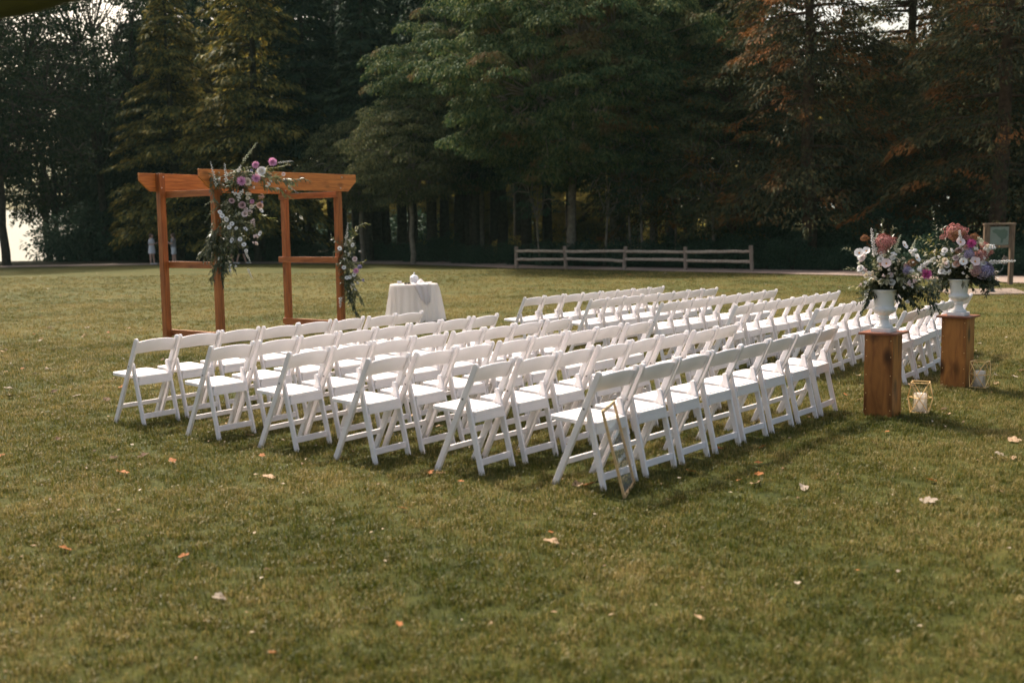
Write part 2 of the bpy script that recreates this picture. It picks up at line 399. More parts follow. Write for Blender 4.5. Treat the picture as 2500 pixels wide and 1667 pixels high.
class MB:
    """numpy-ish mesh collector"""
    def __init__(s): s.v = []; s.f = []; s.n = 0
    def add(s, v, f):
        s.v.append(np.asarray(v, float)); s.f.extend([[i + s.n for i in q] for q in f]); s.n += len(v)
    def tube(s, pts, rs, seg=6, cap=True):
        pts = [Vector(p) for p in pts]; k = len(pts)
        V = []; Fc = []
        up = Vector((0.13, 0.31, 0.94))
        for i, p in enumerate(pts):
            d = (pts[min(i + 1, k - 1)] - pts[max(i - 1, 0)])
            if d.length < 1e-9: d = Vector((0, 0, 1))
            d.normalize()
            a = d.cross(up)
            if a.length < 0.05: a = d.cross(Vector((1, 0, 0)))
            a.normalize(); b = d.cross(a)
            r = rs[i] if hasattr(rs, '__len__') else rs
            for j in range(seg):
                t = 2 * PI * j / seg
                V.append(p + (a * math.cos(t) + b * math.sin(t)) * r)
        for i in range(k - 1):
            for j in range(seg):
                j2 = (j + 1) % seg
                Fc.append([i * seg + j, i * seg + j2, (i + 1) * seg + j2, (i + 1) * seg + j])
        if cap:
            Fc.append([j for j in range(seg)][::-1]); Fc.append([(k - 1) * seg + j for j in range(seg)])
        s.add([tuple(q) for q in V], Fc)
    def lathe(s, prof, seg=24, mod=None, c=(0, 0, 0)):
        V = []; Fc = []; k = len(prof)
        for i, (r, z) in enumerate(prof):
            for j in range(seg):
                t = 2 * PI * j / seg
                rr = r * (mod(i, t) if mod else 1.0)
                V.append((c[0] + rr * math.cos(t), c[1] + rr * math.sin(t), c[2] + z))
        for i in range(k - 1):
            for j in range(seg):
                j2 = (j + 1) % seg
                Fc.append([i * seg + j, i * seg + j2, (i + 1) * seg + j2, (i + 1) * seg + j])
        if prof[0][0] > 1e-5: Fc.append([j for j in range(seg)][::-1])
        if prof[-1][0] > 1e-5: Fc.append([(k - 1) * seg + j for j in range(seg)])
        s.add(V, Fc)
    def ball(s, c, r, seg=8, rings=5, sq=(1, 1, 1)):
        V = [(c[0], c[1], c[2] - r * sq[2])]; Fc = []
        for i in range(1, rings):
            ph = -PI / 2 + PI * i / rings
            for j in range(seg):
                t = 2 * PI * j / seg
                V.append((c[0] + r * sq[0] * math.cos(ph) * math.cos(t), c[1] + r * sq[1] * math.cos(ph) * math.sin(t), c[2] + r * sq[2] * math.sin(ph)))
        V.append((c[0], c[1], c[2] + r * sq[2])); L = len(V) - 1
        for j in range(seg):
            j2 = (j + 1) % seg
            Fc.append([0, 1 + j2, 1 + j]); Fc.append([L, 1 + (rings - 2) * seg + j, 1 + (rings - 2) * seg + j2])
            for i in range(rings - 2):
                a = 1 + i * seg
                Fc.append([a + j, a + j2, a + seg + j2, a + seg + j])
        s.add(V, Fc)
    def mesh(s, name, mat=None, sm=False):
        me = bpy.data.meshes.new(name)
        me.from_pydata(np.concatenate(s.v).tolist(), [], s.f)
        if mat is not None: me.materials.append(mat)
        if sm: me.polygons.foreach_set('use_smooth', [True] * len(me.polygons))
        me.update()
        return me
    def obj(s, name, mat, parent=None, sm=False, mw=None):
        return mesh_obj(name, s.mesh(name, mat, sm), parent, None, mw)

def quads_mesh(name, V, mat=None):
    """V: (n,4,3) array of separate quads -> mesh, fast"""
    n = len(V)
    me = bpy.data.meshes.new(name)
    me.vertices.add(n * 4); me.vertices.foreach_set('co', V.reshape(-1).astype(np.float32))
    me.loops.add(n * 4); me.loops.foreach_set('vertex_index', np.arange(n * 4, dtype=np.int32))
    me.polygons.add(n); me.polygons.foreach_set('loop_start', np.arange(0, n * 4, 4, dtype=np.int32))
    try: me.polygons.foreach_set('loop_total', np.full(n, 4, dtype=np.int32))
    except Exception: pass
    me.update(calc_edges=True)
    if mat is not None: me.materials.append(mat)
    return me
def unit(a):
    return a / (np.linalg.norm(a, axis=-1, keepdims=True) + 1e-9)
def leaf_quads(C, D, L, Wd, N=None, rng=RNG, fold=0.12):
    """diamond leaves: base C, direction D, length L, width Wd"""
    n = len(C); D = unit(D)
    if N is None: N = rng.normal(size=(n, 3))
    S = unit(np.cross(D, N)); Nn = np.cross(S, D)
    L = np.broadcast_to(np.asarray(L, float).reshape(-1, 1), (n, 1)); Wd = np.broadcast_to(np.asarray(Wd, float).reshape(-1, 1), (n, 1))
    m = C + D * L * 0.45
    a = C; b = m + S * Wd / 2 + Nn * L * fold * 0.3; c = C + D * L - Nn * L * fold; d = m - S * Wd / 2 + Nn * L * fold * 0.3
    return np.stack([a, b, c, d], 1)

# ================================================================== SETTING
PATH_NEAR = [(-75, 60.5), (-45, 61.5), (-28.8, 62.7), (-19.8, 63.4), (-13, 62.3), (-8.1, 60.0), (-5.4, 57.6), (-2.9, 54.3), (-0.1, 50.2), (4.0, 46.4), (9.0, 41.4), (11.8, 38.4), (14.8, 32.2), (17.6, 24.0), (20, 12), (22, -10)]
PATH_WIDTH = [3.2, 3.2, 3.4, 3.6, 4.0, 4.2, 4.0, 3.4, 2.6, 2.6, 3.0, 3.2, 3.4, 3.4, 3.4, 3.4]
def path_y(x):
    P = PATH_NEAR[:13]
    for (a, b), (c, d) in zip(P, P[1:]):
        if a <= x <= c: return b + (d - b) * (x - a) / (c - a)
    return 60.5 if x < -75 else 30.0

def ground_world(x, y):
    """height of the terrain in world coordinates, x,y in lawn coordinates"""
    p = G(x, y)
    z = p.z
    if y > 76:
        z = z - smooth((y - 76) / 26) * 4.2 * smooth((-x - 16) / 14) - 0.02 * 0
    return Vector((p.x, p.y, z))
def build_ground():
    xs = sorted(set(list(np.arange(-60, 60.1, 1.5)) + [-900, -500, -300, -180, -120, -90, -75] + [75, 90, 120, 180, 300, 500, 900]))
    ys = sorted(set([-300, -120, -50, -20, -8] + list(np.arange(-4, 130, 1.5)) + [140, 160, 200, 260, 340]))
    V = []; Fc = []
    for y in ys:
        for x in xs:
            yy = min(y, 130)
            p = ground_world(x, yy)
            if y > 130: p.y = y; 
            V.append(tuple(p))
    nx = len(xs)
    for j in range(len(ys) - 1):
        for i in range(nx - 1):
            a = j * nx + i
            Fc.append([a, a + 1, a + nx + 1, a + nx])
    me = bpy.data.meshes.new('lawn'); me.from_pydata(V, [], Fc)
    me.polygons.foreach_set('use_smooth', [True] * len(me.polygons)); me.update()
    me.materials.append(M['lawn'])
    o = mesh_obj('lawn', me); tag(o, kind='structure', label='wide mown lawn of green and straw coloured grass')
build_ground()
def ribbon(name, near, far, mat, lift, label, sub=6):
    V = []; Fc = []
    pn = []; pf = []
    for P, out in ((near, pn), (far, pf)):
        for a, b in zip(P, P[1:]):
            for k in range(sub):
                t = k / sub; out.append((a[0] + (b[0] - a[0]) * t, a[1] + (b[1] - a[1]) * t))
        out.append(P[-1])
    for (a, b) in zip(pn, pf):
        for t in np.linspace(0, 1, 5):
            x = a[0] + (b[0] - a[0]) * t; y = a[1] + (b[1] - a[1]) * t
            p = ground_world(x, y); p.z += lift; V.append(tuple(p))
    for i in range(len(pn) - 1):
        for k in range(4):
            a = i * 5 + k; Fc.append([a, a + 5, a + 6, a + 1])
    me = bpy.data.meshes.new(name); me.from_pydata(V, [], Fc); me.update(); me.materials.append(mat)
    o = mesh_obj(name, me); tag(o, kind='structure', label=label); return o
# path edge normals
def offset_path(P, W_):
    out = []
    for i, (x, y) in enumerate(P):
        a = P[max(i - 1, 0)]; b = P[min(i + 1, len(P) - 1)]
        dx, dy = b[0] - a[0], b[1] - a[1]; L = math.hypot(dx, dy)
        nx, ny = -dy / L, dx / L
        out.append((x + nx * W_[i], y + ny * W_[i]))
    return out
PATH_FAR = offset_path(PATH_NEAR, PATH_WIDTH)
ribbon('path', PATH_NEAR, PATH_FAR, M['path'], 0.03, 'pinkish tan gravel path along the far edge of the lawn')
FLOOR_FAR = [(x * 1.0 + (10 if x > 0 else 0), max(y + 44, 78)) for x, y in PATH_FAR]
PF2 = [(x + 0.0, y + 0.6) for x, y in PATH_FAR]
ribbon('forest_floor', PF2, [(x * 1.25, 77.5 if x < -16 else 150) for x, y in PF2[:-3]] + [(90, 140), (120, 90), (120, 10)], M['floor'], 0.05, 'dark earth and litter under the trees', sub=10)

# lake and far shore
me = bpy.data.meshes.new('lake'); ZL = -5.6
me.from_pydata([(-1500, 86, ZL), (600, 86, ZL), (600, 960, ZL), (-1500, 960, ZL)], [], [[0, 1, 2, 3]]); me.materials.append(M['water'])
tag(mesh_obj('lake', me), kind='structure', label='pale bright lake beyond the trees on the left')
V = []; Fc = []; NX = 90
for i in range(NX):
    x = -1500 + i * 2400 / (NX - 1)
    hh = 22 + 16 * math.sin(i * 0.23) + 9 * math.sin(i * 0.61 + 1)
    for k, (yy, zz) in enumerate(((950, ZL - 1), (958, ZL + 2.5), (1010, ZL + 6), (1150, ZL + max(8, hh)), (1500, ZL + max(8, hh * 0.9)))):
        V.append((x, yy + 6 * math.sin(i * 1.3), zz))
for i in range(NX - 1):
    for k in range(4):
        a = i * 5 + k; Fc.append([a, a + 5, a + 6, a + 1])
me = bpy.data.meshes.new('hills'); me.from_pydata(V, [], Fc); me.update(); me.materials.append(M['hill'])
me.polygons.foreach_set('use_smooth', [True] * len(me.polygons))
tag(mesh_obj('hills', me), kind='structure', label='low hazy hills on the far shore of the lake')

# ================================================================== GRASS
def build_grass():
    rng = np.random.default_rng(3)
    protos = []
    for k in range(4):
        n = 16; V = []; Fc = []
        for i in range(n):
            bx, by = rng.normal(0, 0.022, 2)
            h = rng.uniform(0.016, 0.044); w = rng.uniform(0.0024, 0.0046)
            a = rng.uniform(0, 2 * PI); lean = rng.uniform(0.1, 0.9)
            dx, dy = math.cos(a), math.sin(a)
            sx, sy = -dy * w / 2, dx * w / 2
            m = (bx + dx * lean * h * 0.35, by + dy * lean * h * 0.35, h * 0.6)
            t = (bx + dx * lean * h * 0.95, by + dy * lean * h * 0.95, h * (1.0 - 0.25 * lean))
            b = len(V)
            V += [(bx - sx, by - sy, -0.006), (bx + sx, by + sy, -0.006), (m[0] + sx, m[1] + sy, m[2]), (m[0] - sx, m[1] - sy, m[2]), t]
            Fc += [[b, b + 1, b + 2, b + 3], [b + 3, b + 2, b + 4]]
        me = bpy.data.meshes.new('grass_tuft'); me.from_pydata(V, [], Fc); me.materials.append(M['blade']); me.update()
        protos.append(me)
    pts = []; sc = []
    for (y0, y1, dens, s0) in ((3.2, 6.5, 520, 1.0), (6.5, 11, 420, 1.0), (11, 18, 210, 1.15), (18, 30, 60, 1.3), (30, 48, 18, 1.6)):
        half = lambda y: y * 0.48 + 4.5
        A = (half(y0) + half(y1)) * (y1 - y0)
        n = int(A * dens)
        y = rng.uniform(y0, y1, n * 2); x = rng.uniform(-half(y1), half(y1), n * 2)
        keep = np.abs(x) < y * 0.48 + 4.5
        x, y = x[keep][:n], y[keep][:n]
        # clumpy
        nn = np.sin(x * 5.1 + 1.7 * np.sin(y * 3.3)) * np.sin(y * 4.7 + 1.3 * np.sin(x * 2.9))
        k2 = rng.uniform(0, 1, len(x)) < 0.82 + 0.25 * nn
        x, y = x[k2], y[k2]
        for a, b in zip(x, y):
            if b > path_y(a) - 0.15: continue
            pts.append(tuple(G(a, b))); sc.append(s0)
    me = bpy.data.meshes.new('grass')
    me.vertices.add(len(pts)); me.vertices.foreach_set('co', np.array(pts, dtype=np.float32).reshape(-1))
    at = me.attributes.new('s', 'FLOAT', 'POINT'); at.data.foreach_set('value', (np.array(sc) * rng.uniform(0.75, 1.25, len(sc))).astype(np.float32))
    ar = me.attributes.new('r', 'FLOAT_VECTOR', 'POINT')
    r3 = np.zeros((len(sc), 3), np.float32); r3[:, 2] = rng.uniform(0, 6.28, len(sc)); r3[:, 0] = rng.normal(0, .12, len(sc)); r3[:, 1] = rng.normal(0, .12, len(sc))
    ar.data.foreach_set('vector', r3.reshape(-1))
    o = mesh_obj('grass', me); tag(o, label='short mown grass blades covering the lawn', kind='stuff')
    ng = bpy.data.node_groups.new('grass_nodes', 'GeometryNodeTree')
    ng.interface.new_socket('Geometry', in_out='INPUT', socket_type='NodeSocketGeometry')
    ng.interface.new_socket('Geometry', in_out='OUTPUT', socket_type='NodeSocketGeometry')
    N = ng.nodes; L = ng.links
    gi = N.new('NodeGroupInput'); go = N.new('NodeGroupOutput')
    iop = N.new('GeometryNodeInstanceOnPoints')
    join = N.new('GeometryNodeGeometryToInstance')
    pc = bpy.data.collections.new('grass_protos')
    for k, pm in enumerate(protos):
        po = bpy.data.objects.new('grass_tuft', pm); pc.objects.link(po)
    ci = N.new('GeometryNodeCollectionInfo'); ci.inputs['Collection'].default_value = pc
    ci.inputs['Separate Children'].default_value = True; ci.inputs['Reset Children'].default_value = True
    na = N.new('GeometryNodeInputNamedAttribute'); na.data_type = 'FLOAT'; na.inputs['Name'].default_value = 's'
    nr = N.new('GeometryNodeInputNamedAttribute'); nr.data_type = 'FLOAT_VECTOR'; nr.inputs['Name'].default_value = 'r'
    ri = N.new('FunctionNodeRandomValue'); ri.data_type = 'INT'
    for s in ri.inputs:
        if s.name == 'Min' and s.type == 'INT': s.default_value = 0
        if s.name == 'Max' and s.type == 'INT': s.default_value = 3
    L.new(gi.outputs[0], iop.inputs['Points']); L.new(ci.outputs[0], iop.inputs['Instance'])
    iop.inputs['Pick Instance'].default_value = True
    for s in ri.outputs:
        if s.type == 'INT': L.new(s, iop.inputs['Instance Index'])
    L.new(na.outputs[0], iop.inputs['Scale']); 
    L.new(nr.outputs[0], iop.inputs['Rotation'])
    L.new(iop.outputs[0], go.inputs[0])
    N.remove(join)
    md = o.modifiers.new('grass', 'NODES'); md.node_group = ng
    return len(pts)
NG = build_grass()

# ================================================================== FOLDING CHAIRS
W2 = 0.2095
def chair_meshes():
    D = {}
    fx, tx, H = 0.188, -0.183, 0.765
    d = Vector((tx - fx, H)); d2 = Vector((d[0], d[1])); Ln = math.hypot(d[0], d[1]); ux, uz = d[0] / Ln, d[1] / Ln
    nx, nz = uz, -ux      # towards front
    w = 0.0225
    pts = [(fx - nx * w - ux * 0.0, -0.012), (fx + nx * w + 0.004, -0.012)]
    pts = [(fx - w * 1.02, -0.012), (fx + w * 1.08, -0.012)]
    top = (tx, H)
    for a in np.linspace(-0.5, 0.5, 7):
        # rounded head
        t = a * PI
        px = top[0] - ux * w + (nx * math.cos(t + PI / 2 - PI / 2 - 0) * 0)
        pts.append((top[0] - ux * w + nx * w * math.cos(t + PI / 2) * (1) * (1) * 1.0 * (-1) * (-1) + 0, 0))
    # explicit head
    pts = pts[:2]
    cx, cz = top[0] - ux * w, top[1] - uz * w
    for k in range(9):
        t = PI * k / 8
        pts.append((cx + nx * w * math.cos(t) + ux * w * math.sin(t), cz + nz * w * math.cos(t) + uz * w * math.sin(t)))
    D['front_leg'] = prism_me('front_leg', pts, 0.024, M['resin'], 'xz', 0.003)
    # rear leg
    rx0, rx1, rz1 = -0.188, -0.058, 0.545
    Lr = math.hypot(rx1 - rx0, rz1); ax, az = (rx1 - rx0) / Lr, rz1 / Lr; bx, bz = az, -ax; w = 0.020
    pts = [(rx0 - w * 1.02, -0.012), (rx0 + w * 1.02, -0.012)]
    cx, cz = rx1 - ax * w, rz1 - az * w
    for k in range(9):
        t = PI * k / 8
        pts.append((cx + bx * w * math.cos(t) + ax * w * math.sin(t), cz + bz * w * math.cos(t) + az * w * math.sin(t)))
    D['rear_leg'] = prism_me('rear_leg', pts, 0.022, M['resin'], 'xz', 0.003)
    # backrest
    def leg_x(z): return fx + (tx - fx) * z / H
    nu = 13; V = []
    def prof():
        hh = 0.056; th = 0.008; o = []
        for k in range(5):
            t = PI * k / 4; o.append((math.cos(t) * th, hh - th * 0 + math.sin(t) * 0.006))
        for k in range(5):
            t = PI + PI * k / 4; o.append((math.cos(t) * th, -hh + math.sin(t) * 0.006))
        return o
    pr = prof(); K = len(pr); Fc = []
    for i in range(nu):
        u = -1 + 2 * i / (nu - 1)
        zc = 0.682 + 0.030 * (1 - u * u)
        bul = -0.030 * (1 - u * u)
        hs = 1.0 - 0.10 * abs(u) ** 3
        for (a, b) in pr:
            z = zc + uz * b * hs + 0.0
            x = leg_x(zc) + ux * b * hs + (a + bul) * nx
            z2 = z + (a + bul) * nz
            V.append((x, u * (W2 - 0.011), z2))
    for i in range(nu - 1):
        for j in range(K):
            j2 = (j + 1) % K
            Fc.append([i * K + j, (i + 1) * K + j, (i + 1) * K + j2, i * K + j2])
    me = bpy.data.meshes.new('backrest'); me.from_pydata(V, [], Fc); me.polygons.foreach_set('use_smooth', [True] * len(me.polygons)); me.update(); me.materials.append(M['resin'])
    D['backrest'] = me
    # seat
    def rnd(pts, r, n=4):
        out = []
        k = len(pts)
        for i in range(k):
            p0, p1, p2 = Vector(pts[i - 1]), Vector(pts[i]), Vector(pts[(i + 1) % k])
            rr = r[i]
            if rr <= 0: out.append(tuple(p1)); continue
            a = p1 + (p0 - p1).normalized() * rr; b = p1 + (p2 - p1).normalized() * rr
            for t in np.linspace(0, 1, n + 1):
                q = a * (1 - t) ** 2 + p1 * 2 * t * (1 - t) + b * t ** 2
                out.append(tuple(q))
        return out
    sp_ = rnd([(-0.128, -0.163), (-0.04, -0.163), (-0.03, -0.188), (0.245, -0.190), (0.245, 0.190), (-0.03, 0.188), (-0.04, 0.163), (-0.128, 0.163)], [0.008, 0, 0, 0.045, 0.045, 0, 0, 0.008])
    me = prism_me('seat', sp_, 0.026, M['resin'], 'xy', 0.006)
    rotm = Matrix.Rotation(rad(-3), 4, 'Y')
    me.transform(Matrix.Translation((0, 0, 0.424)) @ rotm)
    D['seat'] = me
    sp2 = rnd([(-0.110, -0.140), (0.215, -0.160), (0.215, 0.160), (-0.110, 0.140)], [0.02] * 4)
    me = prism_me('seat_pad', sp2, 0.008, M['resin'], 'xy', 0.003)
    me.transform(Matrix.Translation((0, 0, 0.4395)) @ rotm)
    D['seat_pad'] = me
    D['seat_rail'] = box_me('seat_rail', (0.02, 0.335, 0.052), M['resin'], 0.004, (-0.116, 0, 0.378))
    def leg_rx(z): return rx0 + (rx1 - rx0) * z / rz1
    D['rear_stretcher'] = box_me('rear_stretcher', (0.018, 0.34, 0.045), M['resin'], 0.003, (leg_rx(0.085), 0, 0.085))
    D['front_stretcher'] = box_me('front_stretcher', (0.02, 0.40, 0.036), M['resin'], 0.003, (leg_x(0.155), 0, 0.155))
    mb = MB(); mb.tube([(0, -0.004, 0), (0, 0.004, 0)], 0.006, 8)
    D['bolt'] = mb.mesh('bolt', M['bolt'])
    return D, leg_x
CH, LEGX = chair_meshes()
def add_chair(x, y, rz, label, group, first=[None]):
    mat = lawn_mat(x, y, rz)
    if first[0] is None:
        t = empty('folding_chair', mat, label, 'chair', group)
        for s in (1, -1):
            mesh_obj('leg', CH['front_leg'], t, None, Matrix.Translation((0, s * W2, 0)))
            mesh_obj('leg', CH['rear_leg'], t, None, Matrix.Translation((0, s * 0.1785, 0)))
            mesh_obj('bolt', CH['bolt'], t, None, Matrix.Translation((LEGX(0.52), s * (W2 + 0.0125), 0.52)))
        for k in ('backrest', 'seat', 'seat_pad', 'seat_rail', 'rear_stretcher', 'front_stretcher'):
            mesh_obj(k, CH[k], t)
        first[0] = t
        return t
    r = first[0].copy(); link(r); r.matrix_world = mat
    r['label'] = label; r['group'] = group
    for ch in first[0].children:
        c = ch.copy(); link(c); c.parent = r
    return r
FACE = rad(90)
ROWS = [(-3.259, 9.796, 53.2, .476), (-2.425, 9.121, 53.5, .482), (-1.707, 8.579, 52.5, .477), (-1.02, 8.065, 51.4, .479), (-0.249, 7.655, 50.6, .470), (0.540, 7.175, 51.0, .478),
        (0.186, 15.45, 51.9, .470), (1.006, 14.661, 53.5, .463), (1.803, 13.731, 54.7, .458), (2.537, 12.972, 55.1, .452), (3.272, 12.189, 56.9, .450), (4.024, 11.612, 57.9, .450)]
ORD = ['first', 'second', 'third', 'fourth', 'fifth', 'sixth', 'seventh', 'eighth']
ROWN = ['front row by the arch', 'second row from the arch', 'third row from the arch', 'third row from the back', 'row before the last', 'back row nearest the camera']
for ri, (sx, sy, ang, sp) in enumerate(ROWS):
    a = rad(ang); blk = ri // 6; rn = ROWN[ri % 6]
    for k in range(8):
        jx, jy = random.uniform(-.006, .006), random.uniform(-.02, .02)
        x = sx + k * sp * math.cos(a) + jx - jy * math.sin(a); y = sy + k * sp * math.sin(a) + jy * math.cos(a)
        rz = rad(53.3 + 90) + rad(random.uniform(-2.6, 2.6)) + (a - rad(53.3)) * 0.5
        side = 'left block' if blk == 0 else 'right block'
        if k == 0: w_ = 'leftmost white folding chair'
        elif k == 7: w_ = 'rightmost white folding chair'
        else: w_ = ORD[k] + ' white folding chair from left'
        add_chair(x, y, rz, f'{w_}, {side}, {rn}', 'white folding chairs set in rows')

# ================================================================== WOODEN ARCH
AX, AY, APHI, AA, AB = -5.797, 18.622, 0.935, 2.713, 1.385
def build_arch():
    c, s = math.cos(APHI), math.sin(APHI)
    # local frame: x along beams, y towards far side (-B), z up; origin at P1
    base = lawn_mat(AX, AY, APHI)
    t = empty('wooden_arch', base, 'orange stained timber wedding arch with four posts and two long beams', 'arch')
    T = 0.108; Hh = 2.735; bt = 0.042
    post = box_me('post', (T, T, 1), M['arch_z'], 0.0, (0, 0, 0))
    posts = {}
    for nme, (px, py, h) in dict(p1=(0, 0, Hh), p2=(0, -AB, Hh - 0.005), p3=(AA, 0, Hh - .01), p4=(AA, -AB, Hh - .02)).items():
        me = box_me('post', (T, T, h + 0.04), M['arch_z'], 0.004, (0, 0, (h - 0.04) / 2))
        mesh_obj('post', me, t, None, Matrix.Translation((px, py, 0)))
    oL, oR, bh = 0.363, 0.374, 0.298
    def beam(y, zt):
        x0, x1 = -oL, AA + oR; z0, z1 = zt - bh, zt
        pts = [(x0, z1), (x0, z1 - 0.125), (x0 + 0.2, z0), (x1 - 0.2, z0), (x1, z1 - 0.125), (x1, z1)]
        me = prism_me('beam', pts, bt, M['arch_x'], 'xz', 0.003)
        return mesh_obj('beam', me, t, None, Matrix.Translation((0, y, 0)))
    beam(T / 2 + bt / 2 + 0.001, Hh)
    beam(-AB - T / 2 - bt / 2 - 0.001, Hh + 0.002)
    def rail(x, z0, z1, y0, y1):
        me = box_me('rail', (bt, y1 - y0, z1 - z0), M['arch_r'], 0.003)
        mesh_obj('rail', me, t, None, Matrix.Translation((x, (y0 + y1) / 2, (z0 + z1) / 2)))
    ex = T / 2
    for x in (ex + bt / 2 + .001, AA - ex - bt / 2 - .001):
        rail(x, 2.332, 2.436, -AB - ex, ex)
        rail(x, 1.170, 1.278, -AB - ex, ex + (0.06 if x > 1 else 0))
        rail(x, 0.03, 0.135, -AB - ex, ex)
    bm_ = MB(); bm_.tube([(0, -0.006, 0), (0, 0.006, 0)], 0.012, 8)
    bme = bm_.mesh('bolt', M['zinc'])
    for (x, y, z) in ((0.02, -ex - .004, Hh - .06), (-0.02, -ex - .004, Hh - .24), (AA + .02, -AB - ex - bt - .004, Hh - .05), (AA - .02, -AB - ex - bt - .004, Hh - .24),
                      (0.02, -AB - ex - bt - .004, Hh - .05), (-0.02, -AB - ex - bt - .004, Hh - .24), (AA + .01, -ex - .004, Hh - .06), (AA - .02, -ex - .004, Hh - .24)):
        mesh_obj('bolt', bme, t, None, Matrix.Translation((x, y, z)))
    return base
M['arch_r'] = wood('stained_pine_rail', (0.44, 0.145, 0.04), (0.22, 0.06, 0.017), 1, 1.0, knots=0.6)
ARCH = build_arch()

# ================================================================== FLOWERS
PM = {}
def petal_mat(name, c1, c2, trans=0.2):
    PM[name] = foliage('petals_' + name, [c1, c2], trans, 0.6, spec=0.15)
petal_mat('pink', (0.74, 0.32, 0.52), (0.84, 0.50, 0.68))
petal_mat('magenta', (0.52, 0.06, 0.24), (0.68, 0.16, 0.38))
petal_mat('white', (0.80, 0.76, 0.72), (0.84, 0.82, 0.80))
petal_mat('cream', (0.76, 0.62, 0.44), (0.80, 0.72, 0.58))
petal_mat('blush', (0.76, 0.55, 0.52), (0.82, 0.70, 0.68))
petal_mat('mauve', (0.42, 0.24, 0.26), (0.58, 0.40, 0.38))
petal_mat('peach', (0.62, 0.33, 0.24), (0.74, 0.48, 0.36))
petal_mat('rust', (0.24, 0.075, 0.07), (0.60, 0.30, 0.27))
petal_mat('brown', (0.13, 0.06, 0.03), (0.34, 0.17, 0.08))
petal_mat('purple', (0.22, 0.18, 0.32), (0.52, 0.46, 0.62))
petal_mat('greenwhite', (0.50, 0.52, 0.34), (0.72, 0.70, 0.56))
petal_mat('centre_dark', (0.015, 0.012, 0.02), (0.04, 0.03, 0.04), 0.0)
petal_mat('centre_orange', (0.60, 0.24, 0.03), (0.66, 0.34, 0.06), 0.0)
M['stem'] = plain('green_stem', (0.10, 0.12, 0.04), 0.6, 0.2)
LEAF_DK = foliage('ruscus_leaves', [(0.014, 0.027, 0.014), (0.026, 0.042, 0.02), (0.045, 0.062, 0.03)], 0.18, 0.4, spec=0.35)
LEAF_OL = foliage('olive_garland_leaves', [(0.055, 0.066, 0.034), (0.105, 0.115, 0.064), (0.23, 0.225, 0.145)], 0.22, 0.45, spec=0.4)
LEAF_OL2 = foliage('light_olive_leaves', [(0.10, 0.12, 0.05), (0.17, 0.18, 0.085), (0.30, 0.29, 0.17)], 0.25, 0.45, spec=0.35)
LEAF_YG = foliage('yellow_green_leaves', [(0.12, 0.13, 0.03), (0.19, 0.19, 0.05), (0.26, 0.22, 0.07)], 0.3, 0.45, spec=0.4)

def basis(d):
    d = np.asarray(d, float); d = d / np.linalg.norm(d)
    a = np.cross(d, [0.21, 0.13, 0.97]); a /= np.linalg.norm(a); b = np.cross(d, a)
    return d, a, b
def quads_obj(name, Q, mat, parent):
    return mesh_obj(name, quads_mesh(name, Q, mat), parent)
def fl_dahlia(par, c, d, r, mat, name='dahlia', spiky=False):
    d, a, b = basis(d); c = np.asarray(c, float); Q = []
    for (lay, n, el, ln) in ((0, 14, 8, 1.0), (1, 14, 24, .98), (2, 12, 42, .9), (3, 10, 60, .75), (4, 6, 78, .55)):
        for i in range(n):
            t = 2 * PI * (i + 0.5 * (lay % 2)) / n + RNG.normal(0, .05); e = rad(el + RNG.normal(0, 4))
            o = a * math.cos(t) + b * math.sin(t)
            D = o * math.cos(e) + d * math.sin(e)
            N = -o * math.sin(e) + d * math.cos(e)
            Q.append(leaf_quads((c + D * r * .12)[None], D[None], r * ln, r * (0.26 if spiky else 0.40), N[None], fold=-0.1))
    return quads_obj(name, np.concatenate(Q), PM[mat], par)
def fl_rose(par, c, d, r, mat, name='rose'):
    d, a, b = basis(d); c = np.asarray(c, float); V = []; Fc = []
    for lay, (n, op, rr) in enumerate(((5, 0.95, 1.0), (5, 0.75, .85), (5, .5, .66), (4, .25, .45), (3, .05, .26))):
        for i in range(n):
            t0 = 2 * PI * (i + .5 * (lay % 2) + RNG.uniform(-.1, .1)) / n
            sp = 2 * PI / n * 0.68
            base = len(V)
            for k, h in enumerate((0.0, .45, .8, 1.0)):
                rad_ = r * rr * (0.35 + op * 0.65 * (h ** 1.3) + (0.12 if k == 3 and lay < 2 else 0))
                z = r * (-0.35 + (0.85 - .35 * op) * h + 0.15 * (4 - lay) * .2 - (0.08 if k == 3 and lay < 2 else 0))
                for q in (-1, -.4, .4, 1):
                    t = t0 + q * sp * (0.9 if k < 3 else 0.62)
                    zz = z - abs(q) * r * 0.1 * (k == 3)
                    V.append(tuple(c + (a * math.cos(t) + b * math.sin(t)) * rad_ * (1 + .04 * RNG.normal()) + d * zz))
            for k in range(3):
                for q in range(3):
                    s = base + k * 4 + q; Fc.append([s, s + 1, s + 5, s + 4])
    me = bpy.data.meshes.new(name); me.from_pydata([tuple(map(float, v)) for v in V], [], Fc); me.update(); me.materials.append(PM[mat])
    return mesh_obj(name, me, par)
